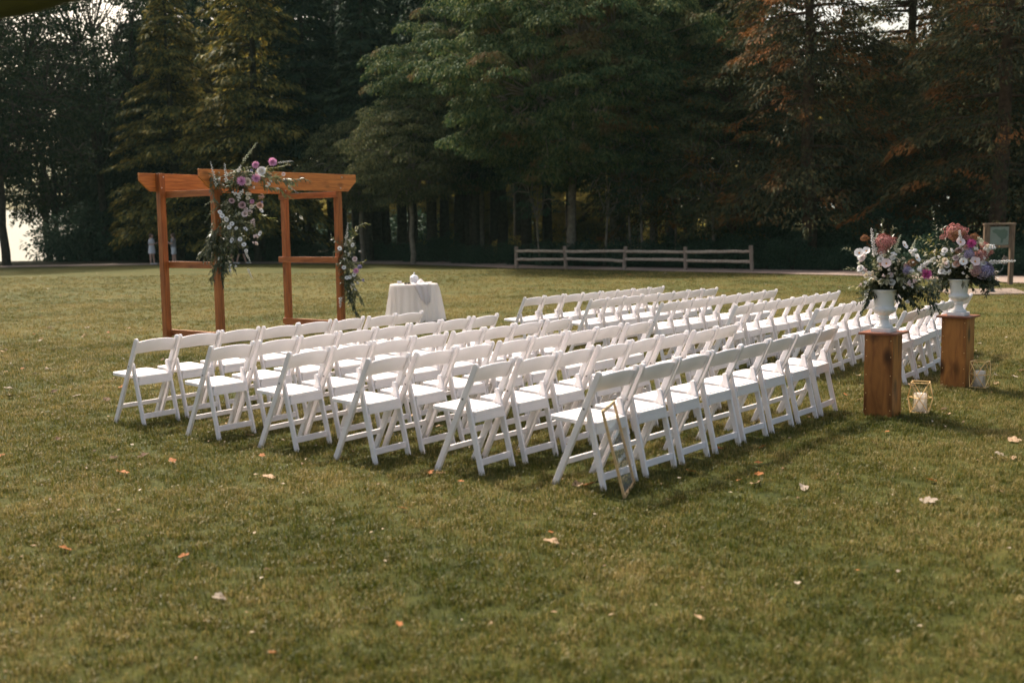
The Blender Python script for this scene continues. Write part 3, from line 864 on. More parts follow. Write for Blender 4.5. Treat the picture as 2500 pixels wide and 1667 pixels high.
def fl_open(par, c, d, r, mat, cen='centre_dark', n=7, name='anemone', cs=0.24):
    d, a, b = basis(d); c = np.asarray(c, float); V = []; Fc = []
    for i in range(n):
        t0 = 2 * PI * i / n + RNG.uniform(-.1, .1); cup = 0.25 + RNG.uniform(-.1, .12) + (0.08 if i % 2 else 0)
        base = len(V)
        for k, h in enumerate((0.08, .5, .85, 1.0)):
            w = (0.12, .42, .44, .22)[k] * r * 7 / n
            o = a * math.cos(t0) + b * math.sin(t0); s = -a * math.sin(t0) + b * math.cos(t0)
            z = r * cup * (h ** 1.4) + (i % 2) * r * 0.03
            for q in (-1, 0, 1):
                V.append(tuple(c + o * r * h + s * w * q + d * (z + (abs(q) * .05 * r))))
        for k in range(3):
            for q in range(2):
                s_ = base + k * 3 + q; Fc.append([s_, s_ + 1, s_ + 4, s_ + 3])
    me = bpy.data.meshes.new(name); me.from_pydata([tuple(map(float, v)) for v in V], [], Fc); me.update(); me.materials.append(PM[mat])
    f = mesh_obj(name, me, par)
    mb = MB(); mb.ball(c + d * r * 0.10, r * cs, 8, 5)
    mb.obj('flower_centre', PM[cen], f, True)
    return f
def fl_dome(par, c, d, r, mat, n=150, fr=0.11, name='sedum', depth=0.7):
    d, a, b = basis(d); c = np.asarray(c, float); Q = []
    for i in range(n):
        z = 1 - (i + .5) / n * 1.25; t = i * 2.39996
        s = math.sqrt(max(0, 1 - z * z)); o = (a * math.cos(t) + b * math.sin(t)) * s + d * z * depth
        rr = r * RNG.uniform(0.62, 1.12) * (1 + .12 * math.sin(i * 0.9)); p = c + o * rr
        on = o / np.linalg.norm(o); _, e1, e2 = basis(on)
        ph = RNG.uniform(0, 1.5)
        for k in range(3):
            tt = ph + k * 2 * PI / 3
            D = (e1 * math.cos(tt) + e2 * math.sin(tt)) + on * .5
            Q.append(leaf_quads(p[None], D[None], r * fr, r * fr * .9, on[None], fold=.05))
    f = quads_obj(name, np.concatenate(Q), PM[mat], par)
    return f
def fl_spike(par, p0, p1, r, mat, n=26, name='snapdragon', tipfrac=0.45):
    p0 = np.asarray(p0, float); p1 = np.asarray(p1, float); d, a, b = basis(p1 - p0); L = np.linalg.norm(p1 - p0)
    mb = MB(); mb.tube([tuple(p0 - d * L * .15), tuple((p0 + p1) / 2), tuple(p1)], [r * .16, r * .12, r * .05], 5)
    s = mb.obj('stem', M['stem'], par) if False else None
    m2 = MB()
    for i in range(n):
        h = i / (n - 1); t = i * 2.4 + RNG.uniform(-.3, .3); rr = r * (1 - (1 - tipfrac) * h) * RNG.uniform(.8, 1.15)
        o = a * math.cos(t) + b * math.sin(t)
        c = p0 + d * L * h + o * rr * .6
        m2.ball(c, rr * .42, 6, 4, (1, 1, 1.1)); m2.ball(c + o * rr * .4 + d * rr * .1, rr * .3, 5, 4)
    f = m2.obj(name, PM[mat], par, False)
    mb.obj('flower_stem', M['stem'], f)
    return f
def fl_cluster(par, c, r, mat, n=9, sz=.38, name='bloom_cluster'):
    m2 = MB(); c = np.asarray(c, float)
    for i in range(n):
        o = RNG.normal(size=3); o /= np.linalg.norm(o); q = c + o * r * RNG.uniform(.4, 1)
        m2.ball(q, r * sz * RNG.uniform(.7, 1.2), 6, 4, (1, 1, .8))
        for k in range(3):
            o2 = RNG.normal(size=3); o2 /= np.linalg.norm(o2)
            m2.ball(q + o2 * r * sz * .7, r * sz * .5, 5, 4)
    return m2.obj(name, PM[mat], par, False)
def spray(par, pts, L, wd, mat, step=0.02, spread=1.0, droop=0.2, name='leafy_stem', stem_r=0.002, per=2, side_twigs=0, twig=0.1):
    """a stem with leaves along it; pts is a polyline"""
    P = [np.asarray(p, float) for p in pts]
    # resample quadratic-ish
    S = [P[0]]
    for a, b in zip(P, P[1:]):
        k = max(2, int(np.linalg.norm(b - a) / step))
        for i in range(1, k + 1): S.append(a + (b - a) * i / k)
    S = np.array(S)
    if len(S) > 4:
        for _ in range(3): S[1:-1] = (S[:-2] + S[1:-1] * 2 + S[2:]) / 4
    Q = []; mb = MB(); mb.tube([tuple(q) for q in S[::max(1, len(S) // 10)]] + [tuple(S[-1])], stem_r, 4)
    lines = [S]
    for k in range(side_twigs):
        i = int(len(S) * (0.15 + 0.7 * (k + RNG.uniform(0, .8)) / side_twigs)); i = min(i, len(S) - 2)
        d, a, b = basis(S[i + 1] - S[i]); t = RNG.uniform(0, 2 * PI)
        dr = d * .7 + (a * math.cos(t) + b * math.sin(t)) * .9; dr /= np.linalg.norm(dr)
        n_ = max(3, int(twig / step)); q = S[i].copy(); ln = [q.copy()]
        for j in range(n_):
            dr = dr + np.array([0, 0, -droop * .25]); dr /= np.linalg.norm(dr); q = q + dr * step; ln.append(q.copy())
        ln = np.array(ln); lines.append(ln); mb.tube([tuple(v) for v in ln[::2]] + [tuple(ln[-1])], stem_r * .7, 3)
    for ln in lines:
        for i in range(1, len(ln)):
            d, a, b = basis(ln[i] - ln[i - 1])
            for k in range(per):
                t = i * 2.4 + k * PI + RNG.uniform(-.5, .5)
                o = a * math.cos(t) + b * math.sin(t)
                D = d * RNG.uniform(.5, 1.0) + o * spread + np.array([0, 0, -droop])
                N = np.array([0, 0, 1.]) + RNG.normal(0, .45, 3)
                s = RNG.uniform(.65, 1.15) * (0.6 if i > len(ln) - 3 else 1)
                Q.append(leaf_quads(ln[i][None], D[None], L * s, wd * s, N[None], fold=0.12))
    f = quads_obj(name, np.concatenate(Q), mat, par)
    mb.obj('twig', M['stem'], f)
    return f

# ================================================================== PEDESTALS, URNS, ARRANGEMENTS, LANTERNS
WP = 0.245
def pedestal(x, y, rz, label):
    t = empty('wooden_pedestal', lawn_mat(x, y, rz), label, 'pedestal', 'wooden pedestals at the aisle entrance')
    th = 0.019; h = 0.712
    for i in range(4):
        wdt = WP if i % 2 == 0 else WP - 2 * th - 0.002
        me = box_me('side_board', (wdt, th, h), M['ped'], 0.0025)
        R_ = Matrix.Rotation(i * PI / 2, 4, 'Z')
        mesh_obj('side_board', me, t, None, R_ @ Matrix.Translation((0, -(WP / 2 - th / 2), h / 2 - 0.005)))
    me = box_me('top_board', (0.33, 0.33, 0.02), M['ped_top'], 0.003)
    mesh_obj('top_board', me, t, None, Matrix.Translation((0, 0, h + 0.0055)))
    mb = MB(); mb.ball((0, 0, 0), 0.0045, 6, 4)
    me = mb.mesh('screw', M['gold'])
    for fx_ in (-.105, .105):
        for z in (.06, .2, .36, .52, .66):
            mesh_obj('screw', me, t, None, Matrix.Translation((fx_, -WP / 2, z)))
    return h + 0.0155
PED = [(3.215, 9.56, rad(-37)), (4.505, 11.165, rad(-40))]
ZT = pedestal(*PED[0], 'knotty brown wooden pedestal nearer the camera, right of the back row')
pedestal(*PED[1], 'knotty brown wooden pedestal farther back, at right end of chairs')
def urn_mesh():
    mb = MB()
    prof = [(0.0, 0.034), (0.076, 0.034), (0.078, 0.045), (0.070, 0.056), (0.056, 0.064), (0.046, 0.078), (0.040, 0.098), (0.038, 0.112), (0.046, 0.118), (0.047, 0.126), (0.040, 0.132), (0.042, 0.142), (0.056, 0.150),
            (0.074, 0.160), (0.088, 0.172), (0.096, 0.188), (0.095, 0.204), (0.086, 0.212), (0.079, 0.216), (0.081, 0.240), (0.087, 0.280), (0.095, 0.320), (0.103, 0.348), (0.113, 0.355), (0.114, 0.363), (0.104, 0.364), (0.097, 0.340), (0.06, 0.325), (0.0, 0.325)]
    def mod(i, t):
        z = prof[i][1]
        if 0.150 < z < 0.21: return 1 + 0.045 * abs(math.sin(t * 12)) - 0.02
        return 1.0
    mb.lathe(prof, 96, mod)
    return mb.mesh('urn', M['urn'], True)
UM = urn_mesh()
def urn(x, y, rz, label):
    t = empty('urn', lawn_mat(x, y, rz, ZT), label, 'urn', 'white classical urns on the pedestals')
    mesh_obj('bowl', UM, t)
    mesh_obj('plinth', box_me('plinth', (0.172, 0.172, 0.0345), M['urn'], 0.003, (0, 0, 0.0172)), t)
urn(*PED[0], 'white classical urn standing on the nearer pedestal')
urn(*PED[1], 'white classical urn standing on the farther pedestal')

def arr_frame(x, y, z, name, label, cat, group=None):
    """frame facing the camera side: local x to the right, local y away, z up"""
    t = empty(name, lawn_mat(x, y, math.atan2(-x, y), z), label, cat, group)
    return t
def arrangement(idx, x, y, k, flowers, sprays, label):
    t = arr_frame(x, y, ZT + 0.335, 'flower_arrangement', label, 'flowers', 'flower arrangements in the urns')
    def P(px, py, dep=0.0): return np.array([px * k, dep, py * k])
    # dense greenery body
    rng = np.random.default_rng(50 + idx)
    for _ in range(120):
        u = rng.uniform(-1, 1); ang = rng.uniform(-0.12, PI + 0.12)
        ln = rng.uniform(.55, 1.0)
        tx = math.cos(ang) * 330 * ln + 50; tz = math.sin(ang) * 470 * ln - 10
        dep = rng.uniform(-.16, .14) * ln
        p0 = P(rng.uniform(-25, 25), -40); p1 = P(tx * .45, tz * .5 + 40, dep * .6); p2 = P(tx, tz - 30, dep)
        spray(t, [p0, p1, p2], .062, .028, (LEAF_DK, LEAF_OL, LEAF_OL2)[int(rng.integers(0, 3))], step=.02, per=2, droop=.15, name='leafy_stem')
    for s in sprays: 
        pts, L, wd, mt, kw = s
        spray(t, [P(*p) for p in pts], L, wd, mt, **kw)
    fill = [('cluster', rng.uniform(-260, 300), rng.uniform(60, 430), rng.uniform(15, 27), ['white', 'cream', 'cream', 'blush', 'white'][int(rng.integers(0, 5))], -.155) for _ in range(32)]
    fill += [('rose', rng.uniform(-200, 240), rng.uniform(120, 380), rng.uniform(24, 36), ['white', 'blush', 'peach', 'cream'][int(rng.integers(0, 4))], -.13) for _ in range(10)]
    for fl in list(flowers) + fill:
        kind, px, py, r, mt = fl[:5]; dep = fl[5] if len(fl) > 5 else -0.13
        o = np.array([px * k, dep, py * k]); d = np.array([px * .0015, -1, 0.35 + py * .0006]) + rng.normal(0, .12, 3)
        if kind == 'dahlia': fl_dahlia(t, o, d, r * k, mt)
        elif kind == 'spiky': fl_dahlia(t, o, d, r * k, mt, spiky=True)
        elif kind == 'rose': fl_rose(t, o, d, r * k, mt)
        elif kind == 'cosmos': fl_open(t, o, d, r * k, mt, 'centre_orange', 8, 'cosmos', .2)
        elif kind == 'side': fl_open(t, o, d + np.array([1.2, 0, .3]), r * k, mt, 'centre_orange', 7, 'cosmos', .2)
        elif kind == 'dome': fl_dome(t, o, np.array([0, -.55, .8]), r * k, mt, int(120 + r * 1.6), .15, depth=.6)
        elif kind == 'hyd': fl_dome(t, o, np.array([.2, -.9, .35]), r * k, mt, int(70 + r * .9), .26, 'hydrangea')
        elif kind == 'cluster': fl_cluster(t, o, r * k, mt, 10)
        elif kind == 'spike':
            q = np.array([fl[6] * k, dep, fl[7] * k]); fl_spike(t, o, q, r * k, mt, int(16 + np.linalg.norm(q - o) * 120))
    return t
K1 = 8.0e-4
fl1 = [('spike', -105, 400, 26, 'white', -.10, -145, 690), ('dome', 0, 545, 100, 'rust', -.08), ('dome', -210, 585, 48, 'brown', -.06), ('dome', -30, 452, 48, 'rust', -.13), ('dome', 20, 470, 30, 'brown', -.14),
       ('cosmos', -262, 430, 52, 'white', -.12), ('cosmos', -190, 452, 44, 'white', -.14), ('rose', -235, 382, 42, 'white', -.13), ('rose', -250, 268, 36, 'white', -.12), ('cosmos', 14, 320, 52, 'blush', -.19),
       ('side', 188, 508, 44, 'white', -.08), ('side', 315, 372, 46, 'white', -.06), ('cluster', 85, 405, 36, 'white', -.15), ('cluster', 120, 455, 32, 'greenwhite', -.12), ('spike', 100, 470, 20, 'greenwhite', -.08, 150, 620),
       ('cluster', 270, 445, 48, 'white', -.08), ('spike', 270, 470, 18, 'greenwhite', -.04, 300, 560), ('dome', 272, 320, 52, 'brown', -.12), ('hyd', 222, 252, 46, 'purple', -.15), ('cluster', 262, 240, 34, 'white', -.16),
       ('spiky', 408, 200, 66, 'magenta', -.12), ('spike', 365, 280, 26, 'white', -.08, 500, 380), ('cluster', 350, 255, 34, 'white', -.12), ('cluster', -60, 350, 24, 'white', -.17), ('cluster', 70, 340, 22, 'greenwhite', -.18),
       ('cluster', -270, 320, 22, 'greenwhite', -.12), ('cluster', 40, 255, 18, 'white', -.17), ('cluster', -180, -15, 20, 'white', -.1), ('cluster', 232, -90, 22, 'white', -.1), ('cluster', -40, 430, 22, 'white', -.15)]
sp1 = [([(0, 250, 0), (-40, 560, 0), (-35, 790, -.02)], .05, .016, LEAF_OL, dict(spread=.6)), ([(20, 300), (70, 640), (60, 700), (100, 690)], .05, .014, LEAF_OL, dict(spread=.5)),
       ([(-150, 250), (-330, 420), (-385, 500), (-440, 470)], .042, .014, LEAF_OL, dict(spread=.7, step=.03)), ([(-180, 200), (-330, 270), (-415, 255)], .042, .014, LEAF_OL, dict(spread=.7)),
       ([(-100, 300), (-110, 560, 0), (-95, 650)], .065, .034, LEAF_DK, dict(spread=.6)), ([(-120, 60), (-300, 80), (-400, 60)], .055, .026, LEAF_YG, dict(spread=.6, step=.03)),
       ([(-60, 0, -.06), (-160, -60, -.1), (-215, -150, -.1), (-240, -240, -.1)], .05, .021, LEAF_DK, dict(spread=.8, droop=.7)), ([(-90, 20, -.05), (-170, -30, -.08), (-200, -170, -.05)], .05, .022, LEAF_DK, dict(spread=.8, droop=.7)),
       ([(150, 60), (330, 40), (450, -80), (560, -190)], .055, .024, LEAF_DK, dict(spread=.9, droop=.6, side_twigs=6, twig=.09)), ([(100, 40), (220, -20), (330, -140), (350, -210)], .055, .024, LEAF_DK, dict(spread=.9, droop=.7, side_twigs=5, twig=.08)),
       ([(140, 80), (300, 90), (470, 10), (580, -60)], .055, .024, LEAF_DK, dict(spread=.9, droop=.5, side_twigs=5, twig=.1)), ([(60, 20), (150, -30), (190, -110), (230, -200)], .055, .024, LEAF_DK, dict(spread=.9, droop=.8, side_twigs=4, twig=.07)),
       ([(200, 120), (380, 150), (520, 110), (560, 30)], .055, .026, LEAF_OL, dict(spread=.9, droop=.5, side_twigs=4, twig=.1)), ([(50, 150, -.1), (20, 170, -.18), (-30, 120, -.22)], .075, .036, LEAF_OL, dict(spread=.9)),
       ([(90, 180, -.12), (140, 190, -.2), (180, 130, -.2)], .07, .034, LEAF_OL, dict(spread=.9))]
arrangement(1, PED[0][0], PED[0][1], K1, fl1, sp1, 'bouquet of white, rust and magenta flowers in the nearer white urn')
K2 = 9.2e-4
fl2 = [('dome', -50, 535, 112, 'rust', -.06), ('dome', -45, 515, 84, 'brown', -.12), ('dome', -175, 490, 38, 'rust', -.06), ('spike', 10, 390, 24, 'white', -.18, -12, 560), ('cosmos', 2, 435, 48, 'blush', -.2),
       ('spiky', 110, 415, 56, 'magenta', -.14), ('dome', 140, 485, 52, 'brown', -.07), ('dome', 70, 480, 40, 'rust', -.1), ('cluster', 190, 445, 38, 'greenwhite', -.1), ('cluster', 260, 345, 58, 'white', -.1), ('cluster', 315, 372, 38, 'white', -.08),
       ('dome', 235, 400, 46, 'rust', -.04), ('dome', 290, 320, 44, 'rust', -.05), ('dome', 212, 285, 76, 'rust', -.12), ('hyd', 90, 315, 54, 'purple', -.17), ('hyd', 40, 235, 40, 'purple', -.18), ('cosmos', 35, 230, 42, 'white', -.22),
       ('cosmos', 150, 228, 54, 'blush', -.2), ('hyd', 255, 130, 84, 'purple', -.12), ('hyd', 170, 135, 62, 'mauve', -.15), ('cluster', 115, 165, 28, 'greenwhite', -.2), ('spike', 300, 215, 25, 'white', -.08, 550, 228),
       ('dome', -15, 335, 36, 'brown', -.16), ('cluster', -85, 350, 20, 'greenwhite', -.13), ('cluster', -200, 190, 24, 'greenwhite', -.12), ('cluster', -300, 95, 26, 'greenwhite', -.1), ('cluster', -270, 240, 24, 'greenwhite', -.06)]
sp2 = [([(-60, 200), (-240, 480), (-262, 640), (-300, 790)], .045, .014, LEAF_OL, dict(spread=.6, step=.035)), ([(-80, 250), (-190, 560), (-165, 620), (-205, 560)], .05, .016, LEAF_OL, dict(spread=.6)),
       ([(-60, 150), (-270, 400), (-390, 470), (-480, 500)], .06, .034, LEAF_YG, dict(spread=.8, side_twigs=3, twig=.09, step=.03)), ([(-60, 120), (-300, 330), (-440, 350)], .055, .03, LEAF_YG, dict(spread=.8, step=.03)),
       ([(-100, 60), (-330, 150), (-450, 60)], .055, .025, LEAF_OL, dict(spread=.9, side_twigs=4)), ([(-80, 100), (-280, 260), (-400, 220)], .055, .025, LEAF_OL, dict(spread=.9, side_twigs=4)), ([(-80, 20), (-250, 30), (-360, -120)], .055, .024, LEAF_DK, dict(spread=.9, droop=.7, side_twigs=4)),
       ([(-60, 0), (-150, -30), (-230, -120)], .055, .024, LEAF_DK, dict(spread=.9, droop=.8, side_twigs=3)), ([(100, 50), (260, 20), (290, -130)], .055, .024, LEAF_DK, dict(spread=.9, droop=.7, side_twigs=4)),
       ([(120, 70), (330, 50), (400, -60)], .055, .024, LEAF_DK, dict(spread=.9, droop=.7, side_twigs=4)), ([(60, 20), (110, -30), (170, -100)], .05, .022, LEAF_DK, dict(spread=.9, droop=.8)), ([(20, 40, -.12), (40, 10, -.15), (60, -30, -.14)], .07, .034, LEAF_OL, dict(spread=.8, droop=.5))]
arrangement(2, PED[1][0], PED[1][1], K2, fl2, sp2, 'bouquet of coral, purple and white flowers in the farther white urn')

# garlands on the arch: local x right, y away from camera, z up; scale is metres per unit
def garland(org, k, flowers, sprays, label, name, body):
    p = ARCH @ Vector(org)
    t = empty(name, Matrix.Translation(p) @ Matrix.Rotation(math.atan2(-p.x, p.y), 4, 'Z'), label, 'garland', 'flower garlands tied to the arch')
    rng = np.random.default_rng(int(abs(org[0]) * 10) + 5)
    def P(px, py, dep=0.0): return np.array([px * k, dep, py * k])
    for (cx, cz, w, h, n) in body:
        for _ in range(n):
            a0 = rng.uniform(0, 2 * PI); x0 = cx + rng.uniform(-.3, .3) * w; z0 = cz + rng.uniform(-.3, .3) * h
            x1 = cx + math.cos(a0) * w * rng.uniform(.6, 1.05); z1 = cz + math.sin(a0) * h * rng.uniform(.5, 1) - .25 * h
            de = rng.uniform(-.22, .02)
            spray(t, [P(x0, z0, de * .5), P((x0 + x1) / 2, (z0 + z1) / 2 + 12, de), P(x1, z1, de)], .10, .034, (LEAF_DK, LEAF_OL, LEAF_OL2)[int(rng.integers(0, 3))], step=.045, per=2, droop=.45, stem_r=.004)
    for pts, L, wd, mt, kw in sprays: spray(t, [P(*q) for q in pts], L, wd, mt, stem_r=.004, **kw)
    for fl in flowers:
        kind, px, py, r, mt = fl[:5]; dep = fl[5] if len(fl) > 5 else -0.24
        o = np.array([px * k, dep, py * k]); d = np.array([rng.normal(0, .25), -1, .25 + rng.normal(0, .2)])
        if kind == 'dahlia': fl_dahlia(t, o, d, r * k, mt)
        elif kind == 'rose': fl_rose(t, o, d, r * k, mt)
        elif kind == 'anem': fl_open(t, o, d, r * k, mt)
        elif kind == 'side': fl_open(t, o, d + np.array([1.3 * rng.choice([-1, 1]), 0, .6]), r * k, mt)
        elif kind == 'cluster': fl_cluster(t, o, r * k, mt, 8)
        elif kind == 'spike':
            q = np.array([fl[6] * k, dep, fl[7] * k]); fl_spike(t, o, q, r * k, mt, int(12 + np.linalg.norm(q - o) * 40))
    return t
KG = 2.17e-3
# origin: top of the near-left post; picture units relative to (655, 222)
g1 = [('dahlia', 275, 27, 29, 'pink'), ('dahlia', 392, 47, 34, 'pink'), ('dahlia', 167, -88, 36, 'pink'), ('dahlia', 270, -68, 34, 'pink'), ('dahlia', 236, -234, 18, 'pink'),
      ('rose', 313, -16, 32, 'white'), ('rose', 210, -90, 27, 'cream'), ('cluster', 350, -113, 22, 'white'), ('cluster', 120, -170, 20, 'white'), ('cluster', 150, -183, 20, 'white'), ('cluster', 165, -158, 18, 'white'), ('cluster', 140, -208, 17, 'white'),
      ('rose', 205, -178, 13, 'cream'), ('rose', 222, -180, 12, 'cream'), ('rose', 207, -208, 14, 'cream'), ('rose', 230, -272, 16, 'cream'), ('cluster', 310, -193, 20, 'peach'), ('cluster', 296, -208, 18, 'peach'),
      ('rose', 165, -258, 26, 'mauve'), ('rose', 290, -262, 24, 'peach'), ('rose', 92, -226, 20, 'mauve'), ('rose', 180, -322, 22, 'blush'), ('cluster', 205, -305, 18, 'blush'), ('cluster', 225, -305, 16, 'blush'), ('rose', 190, -290, 16, 'blush'),
      ('anem', 5, -308, 17, 'white'), ('anem', 20, -333, 18, 'white'), ('anem', 45, -358, 20, 'white'), ('anem', 85, -392, 17, 'white'), ('anem', 66, -416, 17, 'white'), ('rose', 115, -424, 12, 'white'),
      ('side', 178, -433, 18, 'white'), ('side', 85, -510, 22, 'white'), ('anem', 138, -505, 17, 'white'), ('anem', 165, -545, 18, 'white'), ('side', 285, -468, 20, 'white'), ('side', 295, -300, 20, 'white'),
      ('cluster', 250, -488, 20, 'blush'), ('cluster', 246, -538, 20, 'blush'), ('cluster', 232, -380, 16, 'blush'), ('spike', 240, -360, 12, 'blush', -.2, 245, -420), ('rose', 178, -588, 13, 'white'), ('spike', 175, -600, 11, 'white', -.2, 205, -680),
      ('spike', 150, -312, 11, 'greenwhite', -.24, 105, -340), ('spike', -10, -120, 12, 'white', -.24, -42, 52), ('spike', 62, -90, 13, 'white', -.24, 55, 42), ('spike', 145, -20, 13, 'white', -.22, 170, 25), ('spike', 440, 45, 10, 'white', -.2, 540, 55),
      ('spike', 190, 60, 12, 'greenwhite', -.22, 280, 178), ('spike', 500, -125, 9, 'white', -.24, 570, -180), ('rose', 478, -83, 13, 'purple'), ('rose', 468, -40, 13, 'blush'), ('rose', 242, -10, 10, 'purple'), ('rose', 305, -238, 8, 'purple'),
      ('cluster', 55, -730, 14, 'white', -.2), ('cluster', 60, -690, 12, 'white', -.2), ('spike', 55, -700, 8, 'white', -.2, 65, -780), ('cluster', -20, -640, 10, 'white'), ('cluster', 100, -700, 10, 'white'), ('spike', 185, -725, 10, 'white', -.16, 215, -800),
      ('cluster', 15, -70, 10, 'white'), ('cluster', 425, -140, 10, 'white'), ('cluster', 250, -130, 12, 'white'), ('cluster', 375, -90, 12, 'white')]
OL = LEAF_OL
s1 = [([(120, -60, -.15), (190, 60, -.18), (240, 130, -.15), (282, 182, -.15)], .075, .022, OL, dict(spread=.5, step=.03)), ([(300, -80, -.2), (480, -90, -.22), (600, -70, -.2), (655, -88, -.2)], .085, .022, OL, dict(spread=.7, droop=.6, step=.04, per=3)),
      ([(200, -40, -.2), (330, -60, -.24), (450, -70, -.24), (560, -100, -.22)], .12, .03, LEAF_OL2, dict(spread=.8, droop=.5, step=.04, per=3, side_twigs=5, twig=.2)), ([(300, -120, -.2), (430, -140, -.22), (480, -190, -.2), (520, -210, -.2)], .11, .03, LEAF_OL2, dict(spread=.7, droop=.8, step=.04, per=3)), ([(250, -330, -.2), (330, -345, -.2), (400, -375, -.2)], .1, .03, LEAF_YG, dict(spread=.7, droop=.2, step=.04)),
      ([(300, 0, -.2), (440, 10, -.2), (500, 30, -.2)], .08, .022, LEAF_YG, dict(spread=.6, step=.04)), ([(0, -120, -.2), (-40, -20, -.2), (-50, -140, -.2), (-10, -260, -.2)], .09, .03, OL, dict(spread=.6, step=.045)),
      ([(0, -220, -.15), (-70, -230, -.15), (-100, -260, -.15)], .06, .02, OL, dict(spread=.7, step=.04)), ([(0, -260, -.15), (-60, -310, -.15), (-95, -370, -.15)], .06, .02, OL, dict(spread=.7, step=.04)),
      ([(0, -400, -.15), (-70, -500, -.22), (-130, -590, -.22), (-160, -625, -.2)], .105, .03, OL, dict(spread=.7, droop=.7, step=.035, per=3, side_twigs=5, twig=.2)), ([(-10, -420, -.15), (-60, -540, -.22), (-100, -660, -.2)], .105, .03, OL, dict(spread=.7, droop=.8, step=.035, per=3, side_twigs=4, twig=.2)),
      ([(10, -600, -.18), (-40, -700, -.2), (-75, -810, -.2)], .1, .03, OL, dict(spread=.7, droop=.8, step=.035, per=3, side_twigs=3, twig=.15)), ([(20, -620, -.18), (0, -750, -.2), (5, -850, -.18)], .1, .03, LEAF_DK, dict(spread=.6, droop=.8, step=.035, per=3)),
      ([(60, -620, -.18), (80, -700, -.2), (100, -750, -.18)], .07, .024, LEAF_DK, dict(spread=.6, droop=.7, step=.035)), ([(120, -430, -.2), (110, -540, -.22), (90, -620, -.2)], .12, .05, OL, dict(spread=.7, droop=.6, step=.05)), ([(-40, -360, -.15), (-60, -440, -.2), (-80, -500, -.2)], .09, .03, OL, dict(spread=.9, step=.04))]
b1 = [(230, -30, 170, 60, 22), (0, -90, 60, 90, 10), (150, -100, 120, 110, 34), (130, -240, 135, 120, 44), (120, -380, 135, 120, 44), (70, -500, 140, 100, 40), (-20, -560, 100, 120, 34), (10, -670, 70, 90, 22)]
garland((0, -AB - 0.075, 2.735), KG, g1, s1, 'large cascading garland of pink dahlias and white flowers on arch top left', 'flower_garland', b1)
KR = 2.42e-3
# origin: picture (1622, 700) on the near-right post, about 1.62 m up
g2 = [('anem', -12, -75, 17, 'white'), ('anem', 85, -52, 16, 'white'), ('rose', 95, -155, 18, 'blush'), ('anem', 13, -215, 16, 'white'), ('anem', 88, -268, 16, 'white'), ('anem', 32, -290, 15, 'white'), ('anem', 56, -285, 14, 'white'),
      ('dahlia', 102, -242, 22, 'pink'), ('dahlia', 130, -215, 20, 'purple'), ('spike', 40, 0, 11, 'white', -.16, 55, 110), ('spike', 30, -60, 11, 'white', -.16, 42, 10), ('cluster', 50, -120, 12, 'white'), ('cluster', 20, -150, 11, 'white'), ('cluster', 110, -330, 12, 'white'),
      ('spike', -18, -440, 13, 'white', -.14, -22, -510), ('cluster', 90, -380, 11, 'white'), ('cluster', 70, -340, 10, 'white'), ('cluster', 30, -100, 10, 'white'), ('rose', 150, -310, 9, 'purple'), ('cluster', 60, -20, 10, 'white'), ('cluster', 135, -100, 9, 'white')]
s2 = [([(40, -60, -.1), (100, 60, -.14), (170, 110, -.14), (200, 100, -.14)], .1, .026, LEAF_YG, dict(spread=.7, droop=.5, step=.045)), ([(30, -80, -.1), (90, 10, -.14), (120, 60, -.14)], .1, .028, OL, dict(spread=.7, step=.045)),
      ([(0, -50, -.1), (-60, -10, -.14), (-70, 20, -.14)], .07, .02, OL, dict(spread=.7, step=.045)), ([(0, -100, -.1), (-60, -90, -.14), (-60, -150, -.14)], .07, .02, OL, dict(spread=.7, step=.045)),
      ([(60, -300, -.1), (120, -420, -.14), (150, -500, -.14)], .085, .028, OL, dict(spread=.6, droop=.8, step=.04, side_twigs=3, twig=.2)), ([(40, -330, -.1), (70, -450, -.14), (100, -570, -.12), (120, -585, -.12)], .085, .028, LEAF_DK, dict(spread=.6, droop=.8, step=.035, side_twigs=4, twig=.18)),
      ([(20, -330, -.1), (50, -440, -.14), (80, -545, -.12)], .085, .028, LEAF_DK, dict(spread=.6, droop=.8, step=.035)), ([(90, -180, -.1), (150, -190, -.14), (170, -170, -.14)], .07, .03, LEAF_YG, dict(spread=.6, step=.04)), ([(60, -280, -.1), (140, -310, -.14), (170, -330, -.14)], .07, .02, OL, dict(spread=.6, step=.04))]
b2_ = [(45, -60, 70, 90, 18), (50, -180, 85, 100, 26), (50, -300, 80, 100, 24), (55, -400, 65, 80, 16)]
garland((AA - 0.02, -AB - 0.07, 1.62), KR, g2, s2, 'small hanging garland of white flowers and leaves on right arch post', 'flower_garland', b2_)

